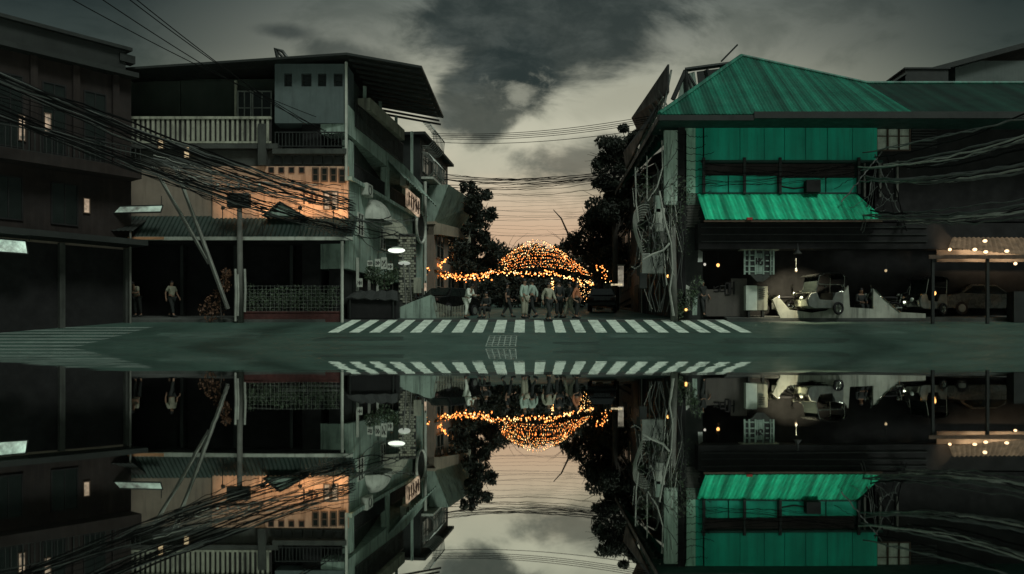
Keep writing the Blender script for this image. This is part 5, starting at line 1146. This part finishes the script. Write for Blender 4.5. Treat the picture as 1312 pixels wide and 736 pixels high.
# pale low wall with two raised wings
w_ = thing('low_wall', 'pale low concrete wall with two raised pointed wings along the right kerb', 'wall', (gx(1090, 39.7), 39.7, gz(39.7)))
pp = [(1003, 415), (990, 384), (997, 380), (1012, 397), (1040, 401), (1060, 398), (1078, 380), (1087, 366), (1089, 394), (1119, 396), (1119, 370), (1130, 382), (1152, 400), (1186, 402), (1186, 415)]
mb = MB(); mb.prism([px(a, b_, 39.62) for a, b_ in pp], (0, .16, 0)); mb.build('wall', mat('pale_concrete', (.36, .38, .31), .75, 0, .25, 1.2, .7, .3, tint=(.06, .065, .055)), w_)
mb = MB(); mb.tube([px(1121, 371, 39.6), px(1133, 383, 39.6), px(1153, 400, 39.6)], .022, 5); mb.build('trim', MT['chrome'], w_)
mb = MB(); mb.box(gx(1003, 39.6), gx(1186, 39.6), 39.55, 39.615, gz(39.6), gzp(411, 39.6)); mb.build('plinth', MT['dkmetal'], w_)
# shop board, white cabinet, lattice sign
t = thing('shop_board', 'grey brown board with dark painted strokes leaning in the shopfront right of the corner', 'board', (gx(930, 40.3), 40.3, gz(40.3)))
fb = Frame((gx(904, 40.2), 40.2), (gx(957, 40.2), 40.2)); mb = MB(); mb.fbox(fb, 0, fb.len, -.12, 0, gz(40.2) + .15, gzp(371, 40.2)); mb.fbox(fb, 1.2, fb.len, -.12, 0, gzp(371, 40.2) + .001, gzp(357, 40.2)); mb.build('panel', MT['sgrey'], t)
mb = MB(); glyphs(mb, fb, .35, .95, gzp(374, 40.2), gzp(366, 40.2), 2, 12, .05, .01); glyphs(mb, fb, .9, 1.35, gzp(379, 40.2), gzp(361, 40.2), 2, 5, .06, .01); mb.build('lettering', MT['ink'], t)
t = thing('white_cabinet', 'pale white meter cabinet with grille standing on a dark stand before the shop board', 'cabinet', (gx(969, 39.9), 39.9, gz(39.9)))
mb = MB(); mb.box(gx(955, 39.9), gx(969.4, 39.9), 39.8, 40.2, gzp(398, 39.8), gzp(366, 39.8)); mb.build('body', MT['white'], t, bevel=.015)
mb = MB(); mb.box(gx(969.8, 39.9), gx(983, 39.9), 39.83, 40.2, gzp(398, 39.8), gzp(367, 39.8)); mb.build('door', MT['rail'], t, bevel=.015)
mb = MB()
for k in range(5): mb.tube([px(972, 371 + k * 2.6, 39.79), px(980, 370 + k * 2.6, 39.79)], .02, 4)
mb.build('grille', MT['dkmetal'], t)
mb = MB(); mb.box(gx(958, 39.9), gx(961, 39.9), 39.85, 40.1, gz(39.9), gzp(398.2, 39.8)); mb.box(gx(976, 39.9), gx(979, 39.9), 39.85, 40.1, gz(39.9), gzp(398.2, 39.8)); mb.build('stand', MT['dkmetal'], t)
t = thing('lattice_sign', 'pale green lattice sign box with top ledge hanging above the white cabinet', 'sign', px(970, 340, 39.6))
fl = Frame((gx(951, 39.5), 39.5), (gx(995, 39.5), 39.5)); k_ = fl.len / 44
mb = MB(); mb.fbox(fl, k_ * 3, k_ * 40, -.3, -.02, gzp(350, 39.5), gzp(322, 39.5)); mb.build('box', MT['dkmetal'], t)
mb = MB()
for a in (3, 9, 17, 27, 36, 40): mb.fbox(fl, k_ * a - .04, k_ * a + .04, -.02, .03, gzp(352, 39.5), gzp(321, 39.5))
for z_ in (328, 335, 342, 349): mb.fbox(fl, k_ * 3, k_ * 40, -.018, .022, gzp(z_, 39.5), gzp(z_, 39.5) + .05)
mb.build('lattice', MT['lwall'], t)
mb = MB(); mb.fbox(fl, k_ * 16, k_ * 27, -.019, .01, gzp(351, 39.5), gzp(325, 39.5)); mb.build('centre_panel', MT['lwall'], t)
mb = MB(); mb.fbox(fl, -k_ * 3, k_ * 46, -.35, .15, gzp(321, 39.5), gzp(317.5, 39.5)); mb.build('ledge', MT['rail'], t)
mb = MB(); glyphs(mb, fl, k_ * 28, k_ * 36, gzp(347, 39.5), gzp(325, 39.5), 1, 4, .05, .015); glyphs(mb, fl, k_ * 17.5, k_ * 26, gzp(340, 39.5), gzp(329, 39.5), 2, 6, .05, .02); mb.build('lettering', MT['ink'], t)
mb = MB(); mb.prism([px(960, 350.5, 39.5), px(970, 361, 39.5), px(978, 361, 39.5), px(993, 349, 39.5)], (0, .1, 0)); mb.build('base_bracket', MT['soffit'], t)
# small lamps
def small_lamp(label, p, r_, m, e, col, hang=.5):
    t = thing('small_lamp', label, 'lamp', p, 'small lamps glowing in the shopfronts'); p = Vector(p)
    mb = MB(); mb.ell(p, r_, r_, r_ * 1.15, 10, 7); mb.build('bulb', m, t, smooth=True)
    mb = MB(); mb.tube([p + Vector((0, 0, r_)), p + Vector((0, 0, r_ + hang))], .012, 4); mb.tube([p + Vector((0, 0, r_ * .9)), p + Vector((0, 0, r_ * 1.9))], [r_ * 1.2, r_ * .4], 10); mb.build('cord', MT['dkmetal'], t)
amb = (1, .55, .2)
small_lamp('amber bulb hanging left of the lattice sign in the dark shop', px(920, 340, 39.8), .075, MT['lampo'], 10, amb)
small_lamp('pale small bulb hanging just left of the amber one in the dark shop', px(903, 339, 39.8), .06, glow('pale_bulb', (1, .95, .8), .6), 4, (1, 1, .85))
small_lamp('amber bulb on the corner beside the grey meter box', px(856, 354, 39.7), .07, MT['lampo'], 6, amb)
small_lamp('low amber bulb among white clutter near the ground at the corner', px(879, 397, 39.3), .06, MT['lampo'], 8, amb, .3)
small_lamp('tiny pale bulb hanging above the pale wall near the dark shop middle', px(1135, 347, 39.6), .06, MT['lampy'], 6, (1, .8, .5))
small_lamp('amber bulb right of the dim tricycle', px(1197, 376, 39.5), .09, MT['lampo'], 12, amb, .3)
small_lamp('warm bulb above the chrome tricycle', px(1020, 347, 39.4), .06, MT['lampy'], 26, (1, .85, .6))
def spot(parent, loc, to, e, col, ang=110):
    l = bpy.data.lights.new('spot', 'SPOT'); l.energy = e; l.color = col; l.spot_size = R(ang); l.spot_blend = .7; l.shadow_soft_size = .06
    o = bpy.data.objects.new('spot', l); COL.objects.link(o); p = Vector(loc); o.rotation_euler = (p - Vector(to)).to_track_quat('Z', 'Y').to_euler()
    o.parent = parent; o.location = p - Vector(parent['_o'])
wl = thing('added_tricycle_lamp', 'added hooded lamp under the dark beam to brighten the chrome tricycle', 'lamp', px(1022, 326, 39.0)); c = px(1022, 326, 39.0)
mb = MB(); mb.tube([c + Vector((0, 0, .02)), c + Vector((0, 0, .2)), c + Vector((0, 0, .5))], [.2, .06, .015], 12, cap=False); mb.build('hood', MT['dkmetal'], wl); mb = MB(); mb.ell(c + Vector((0, 0, .09)), .05, .05, .05, 8, 5); mb.build('bulb', MT['lampy'], wl)
spot(wl, c + Vector((0, 0, .02)), px(1022, 392, 40.4), 1100, (1, .86, .6), 100)  # added light that brightens the chrome and gives it a warm highlight
# lit doorway far right of the street
t = thing('lit_doorway', 'small white lit doorway panel on the right beyond the crowd', 'doorway', px(796, 362, 57)); mb = MB(); mb.box(gx(792, 57), gx(799, 57), 57, 57.1, gzp(367, 57), gzp(341, 57)); mb.build('panel', glow_patchy('doorway_glow', (1, .90, .68), .30, 1.5), t)
mb = MB(); mb.box(gx(783, 56.5), gx(797, 56.5), 56.3, 56.6, gzp(366, 56.5), gzp(364, 56.5)); mb.build('lit_step', glow_patchy('step_glow', (1, .82, .5), .7, 4), t); mb = MB(); mb.box(gx(791, 57), gx(800.5, 57), 56.95, 57.12, gzp(341, 57) + .003, gzp(339, 57)); mb.build('lintel', MT['pole'], t)
# warm lit food stall at the far right
STALLB = glow('stall_bulb', (1.0, .66, .36), 2.6)
st = thing('food_stall', 'warm lit food stall with brown awning and bright bulbs at the far right', 'stall', (gx(1255, 38.8), 38.8, gz(39)))
x0, x1 = gx(1188, 38.3), gx(1345, 38.3)
mb = MB(); mb.corr((gx(1215, 38.2), 38.2, gzp(318, 38.2)), (x1, 38.2, gzp(330, 38.2)), (x1, 39.6, gzp(296, 39.6)), (gx(1222, 39.6), 39.6, gzp(300, 39.6)), .25, .04); mb.build('awning', mat('tan_awning', (.22, .14, .085), .8, 0, .4, 2.5, .7, .3), st)
mb = MB(); mb.box(x0, x1, 38.14, 38.2, gzp(332, 38.2), gzp(327, 38.2)); mb.build('beam', MT['wood'], st)
for a in (1192, 1262, 1340): mb = MB(); mb.box(gx(a, 38.4), gx(a, 38.4) + .12, 38.25, 38.37, gz(38.4), gzp(328, 38.3)); mb.build('post', MT['dkmetal'], st)
mb = MB(); mb.box(gx(1200, 39.6), x1, 39.6, 39.7, gzp(336, 39.6), gzp(303, 39.6)); mb.build('back_board', MT['sgrey'], st)
for i, (a, b_) in enumerate(((1262, 309), (1249, 320), (1263, 323), (1290, 322), (1301, 338), (1217, 320))):
    mb = MB(); mb.ell(px(a, b_, 37.9), .10 if i < 4 else .07, .08, .07, 10, 6); mb.build('bulb', STALLB, st)
    mb = MB(); mb.tube([px(a, b_, 37.9), px(a, b_ - 4, 38.0) + Vector((0, .2, 0))], .012, 4); mb.build('bulb_holder', MT['dkmetal'], st)
mb = MB(); mb.box(gx(1296, 39), x1, 38.8, 39.4, gz(39), gzp(374, 39)); mb.build('counter', MT['dkmetal'], st)
for a, e in ((1226, 90), (1258, 330), (1298, 290)): spot(st, px(a, 327, 38.4), px(a + 2, 306, 39.4), e, (1, .66, .40), 130)

# corner pole with cable coils, meters and peeling conduit on the right
cp = thing('utility_pole', 'cluttered utility pole with pale cable coils and meter boxes at the green building corner', 'utility pole', (gx(862, 39.3), 39.3, gz(39.3)))
mb = MB(); mb.tube([(gx(864, 39.3), 39.3, gz(39.3) - .2), (gx(862, 39.3), 39.3, gzp(292, 39.3))], [.17, .13], 10); mb.build('shaft', MT['pole'], cp, smooth=True)
for k in range(7):
    mb = MB(); c = px(822 + k * .8, 296, 38.9 + .03 * k); r0 = .20 + .045 * k
    mb.tube([c + Vector((r0 * (1.1 * math.cos(R(a)) + .25 * math.sin(R(2 * a))), 0, .62 * (.5 + .12 * k) * 1.6 * math.sin(R(a)))) for a in range(75, 300, 12)], .013, 5); mb.build('cable_coil', MT['cablel'], cp)
for k in range(5):
    mb = MB(); c = px(840 + k, 296 + k, 39.0); mb.tube([c + Vector(((.14 + .04 * k) * math.cos(R(a)), 0, (.3 + .05 * k) * math.sin(R(a)))) for a in range(-60 + 20 * k, 200 + 20 * k, 15)], .011, 5); mb.build('cable_coil', MT['cableg'], cp)
for k, (a, b_, w_, h_) in enumerate(((836, 338, 28, 26), (846, 282, 12, 30), (843, 262, 8, 22), (850, 305, 9, 14), (824, 360, 10, 20))):
    mb = MB(); mb.box(gx(a - w_ / 2, 39.5), gx(a + w_ / 2, 39.5), 39.45, 39.8, gzp(b_ + h_ / 2, 39.5), gzp(b_ - h_ / 2, 39.5)); mb.build('meter_box', [MT['steel'], MT['pale'], MT['lwall'], MT['pole'], MT['dkmetal']][k], cp, bevel=.03)
mb = MB(); mb.tube([px(845, 245, 39.2), px(852, 285, 39.1), px(860, 312, 39.0), px(862, 345, 39.0), px(858, 372, 39.0), px(863, 405, 39.0)], [.04, .055, .035, .03, .05, .07], 7); mb.build('conduit', MT['cablel'], cp)
mb = MB(); mb.tube([px(858, 312, 38.95), px(850, 321, 38.9), px(836, 326, 38.9), px(824, 333, 38.9)], .05, 6); mb.build('conduit', MT['cablel'], cp)
mb = MB(); mb.tube([px(814, 215, 39.9), px(815, 260, 39.5), px(818, 285, 39.2)], .035, 6); mb.tube([px(829, 200, 39.9), px(829, 255, 39.6)], .03, 6); mb.tube([px(848, 180, 39.6), px(849, 215, 39.5), px(842, 240, 39.4), px(830, 258, 39.3)], .03, 6); mb.build('conduit', MT['cablel'], cp)
vn = thing('climbing_vine', 'dark tangled vine with pale leaves over the corner pole of the green building', 'vine', (gx(850, 39.4), 39.4, gz(39.4))); mb = MB()
for _ in range(26): leaves(mb, px(rng.uniform(815, 880), rng.uniform(235, 330), 39.6 + rng.uniform(-.2, .3)), .4, .2, .45, 34, .06, .1)
for _ in range(10): leaves(mb, px(rng.uniform(868, 896), rng.uniform(360, 402), 39.4), .3, .2, .35, 50, .07, .1)
mb.build('foliage', MT['leaf2'], vn); mb = MB()
for k in range(10):
    a = rng.uniform(818, 880); p = px(a, 400, 39.5); pts = [p]
    for j in range(6): p = p + Vector((rng.uniform(-.35, .35), rng.uniform(-.05, .05), .85)); pts.append(p)
    mb.tube(pts, .018, 4)
mb.build('stems', MT['cableg'], vn)
sp_ = []
cr2 = random.Random(21)
for k in range(34):
    a, b_ = cr2.uniform(808, 866), cr2.uniform(200, 350); sp_.append((px(a, b_, 39.3 + cr2.uniform(-.3, .4)), px(a + cr2.uniform(-14, 26), b_ + cr2.uniform(-10, 70), 39.2 + cr2.uniform(-.3, .3)), cr2.uniform(-.35, .5), cr2.choice([.010, .014, .02]), cr2.choice(['cable', 'cableg', 'cablel', 'cablel'])))
CORNER = sp_
for i, (a, y0, y1, m_) in enumerate(((881, 365, 398, 'pale'), (890, 378, 404, 'lwall'), (897, 320, 336, 'steel'))):
    t = thing('junk_board', ['narrow pale board propped at the corner beneath the louvre stack', 'short pale green board beside the narrow propped one', 'small metal plate fixed high beside the dark shop opening'][i], 'board', px(a, y1, 39.5))
    mb = MB(); mb.hexa([px(a - 3, y1, 39.45), px(a + 3, y1, 39.45), px(a + 3, y1, 39.5), px(a - 3, y1, 39.5), px(a - 2, y0, 39.6), px(a + 3.5, y0 + 3, 39.6), px(a + 3.5, y0 + 3, 39.65), px(a - 2, y0, 39.65)]); mb.build('panel', MT[m_], t); mb = MB(); mb.tube([px(a, y1, 39.7), px(a + 1, y0 + 4, 39.75)], .02, 4); mb.build('prop', MT['dkmetal'], t)

# ================================================================== CABLES
def bundle(name, label, spec, m=None, group=None):
    """spec: list of (p0, p1, sag, radius, material)"""
    t = thing(name, label, 'cables', spec[0][0], group)
    for p0, p1, sag, r_, mm in spec:
        mb = MB(); mb.tube(cable_pts(p0, p1, sag, 22, .045), r_, 5); mb.build('cable', MT[mm], t)
    return t
sp_ = []
for i in range(40):
    if i % 5 < 2: y0, y1 = 104 + rng.gauss(0, 5), 262 + rng.gauss(0, 5)
    elif i % 5 < 4: y0, y1 = 152 + rng.gauss(0, 7), 296 + rng.gauss(0, 6)
    else: y0, y1 = rng.uniform(95, 165), rng.uniform(240, 305)
    dd = 16 + rng.uniform(-1, 1)
    sp_.append((px(-70, y0 - 34, dd), px(452 + rng.uniform(-4, 6), y1, 38.7 + rng.uniform(-.1, .1)), rng.uniform(.05, .5), rng.choice([.008, .010, .013, .016, .022]), rng.choice(['cable', 'cable', 'cable', 'cableg'])))
bundle('cable_bundle', 'thick sagging bundle of black cables sweeping down across the front of the left shophouse', sp_)
sp_ = []
for i in range(26):
    sp_.append((px(200 + rng.uniform(-6, 40), 208 + rng.uniform(-10, 22), 36.5), px(300 + rng.uniform(0, 150), 246 + rng.uniform(-18, 40), 38.6), rng.uniform(.02, .35), rng.choice([.012, .018, .025]), rng.choice(['cable', 'cable', 'cableg', 'cablel'])))
bundle('cable_bundle', 'tangled short cables gathered at the crossarm of the slim utility pole', sp_)
sp_ = []
for i in range(12):
    sp_.append((px(425 + rng.uniform(0, 25), 270 + rng.uniform(0, 22), 38.8), px(500 + rng.uniform(0, 45), 268 + rng.uniform(0, 60), 41.5 + rng.uniform(0, 4)), rng.uniform(.1, .5), rng.choice([.012, .018, .025]), rng.choice(['cable', 'cable', 'cableg'])))
bundle('cable_bundle', 'loose cables turning the shophouse corner towards the oval lamps', sp_)
for lab, a, b_, e_ in (('lowest thin wire slanting over the left roof edge', 40, -14, (405, 150)), ('second thin wire slanting over the left roof edge', 108, -16, (418, 168)), ('third thin wire slanting over the left roof edge', 148, -14, (430, 176)), ('highest thin wire slanting over the left roof edge', 163, -10, (440, 188))):
    dd = 24; mb = MB(); p0 = px(a, b_ if a > 60 else -30, dd); mb.tube(cable_pts(p0, px(e_[0], e_[1], 39.2), .25, 14), .016, 5); tag(mb.build('overhead_wire', MT['cable']), lab, 'wire', 'thin wires over the left roof')
for k, (y0, y1) in enumerate(((171, 149), (173, 152), (175, 154.5), (177.5, 157), (182, 165))):
    mb = MB(); mb.tube(cable_pts(px(553, y0, 53), px(832, y1, 43), .35, 18), .017, 5)
    tag(mb.build('overhead_wire', MT['cable']), ['topmost of the upper wires spanning the street between the two roofs', 'second of the upper wires spanning the street', 'third of the upper wires spanning the street', 'fourth of the upper wires spanning the street', 'lone faint wire just below the upper wires over the street'][k], 'wire', 'upper wires across the street')
sp_ = []
for k in range(16): sp_.append((px(553, 226 + rng.uniform(-7, 14), 60), px(800, 226 + rng.uniform(-10, 10), 58), rng.uniform(.2, .75), rng.choice([.012, .018, .026]), 'cable'))
bundle('cable_bundle', 'dark bundle of wires sagging across the street below the upper wires', sp_)
sp_ = []
for k in range(20): y0 = 245 + k * 2.9 + rng.uniform(-2, 2); sp_.append((px(575, y0, 84), px(795, y0 + rng.uniform(-9, 9), 80), rng.uniform(.1, .6), .010, 'cableg'))
bundle('cable_bundle', 'many faint thin wires crossing the peach sky far up the street', sp_)
sp_ = []
for k in range(30):
    j = rng.random(); grp = rng.choice([(195, 92, 140), (214, 132, 160), (232, 150, 205), (274, 232, 252), (283, 248, 262)])
    sp_.append((px(1128 + rng.uniform(-30, 40), grp[0] + rng.uniform(-7, 7), 39.3), px(1420, rng.uniform(grp[1], grp[2]), 22), rng.uniform(.05, .5), rng.choice([.014, .02, .03, .04]), ['cableg', 'cableg', 'cable', 'cableg', 'cablel'][k % 5]))
bundle('cable_bundle', 'fan of thick grey cables running out to the right from the green awning', sp_)
sp_ = []
for k in range(18):
    sp_.append((px(1126 + rng.uniform(-14, 20), 200 + rng.uniform(-6, 70), 39.4), px(1072 + rng.uniform(-15, 90), 288 + rng.uniform(-50, 18), 39.0), rng.uniform(-.2, .5), rng.choice([.012, .018, .03]), rng.choice(['cable', 'cableg', 'cableg'])))
bundle('cable_bundle', 'knot of tangled cables over the right end of the green awning', sp_)
sp_ = []
for k in range(12):
    sp_.append((px(898 + rng.uniform(-4, 8), 205 + rng.uniform(0, 34), 39.7), px(1130 + rng.uniform(-40, 20), 200 + rng.uniform(0, 26), 39.6), rng.uniform(.0, .5), .011, 'cable'))
for k in range(8): sp_.append((px(866, 165 + k * 12 + rng.uniform(-4, 4), 39.5), px(905 + rng.uniform(-4, 10), 175 + k * 10, 39.8), rng.uniform(.05, .3), .014, 'cable'))
bundle('cable_bundle', 'thin sagging wires strung along the front of the green building', sp_)
sp_ = []
for k in range(14): sp_.append((px(812 + rng.uniform(0, 40), 215 + rng.uniform(0, 90), 41 + rng.uniform(-1, 3)), px(862 + rng.uniform(-10, 10), 170 + rng.uniform(0, 130), 39.3), rng.uniform(.05, .6), rng.choice([.012, .018]), rng.choice(['cable', 'cableg', 'cablel'])))
bundle('cable_bundle', 'drooping cables wrapped round the street corner of the green building', sp_)
bundle('cable_bundle', 'mess of short looping cable ends around the meter boxes on the corner utility pole', CORNER)
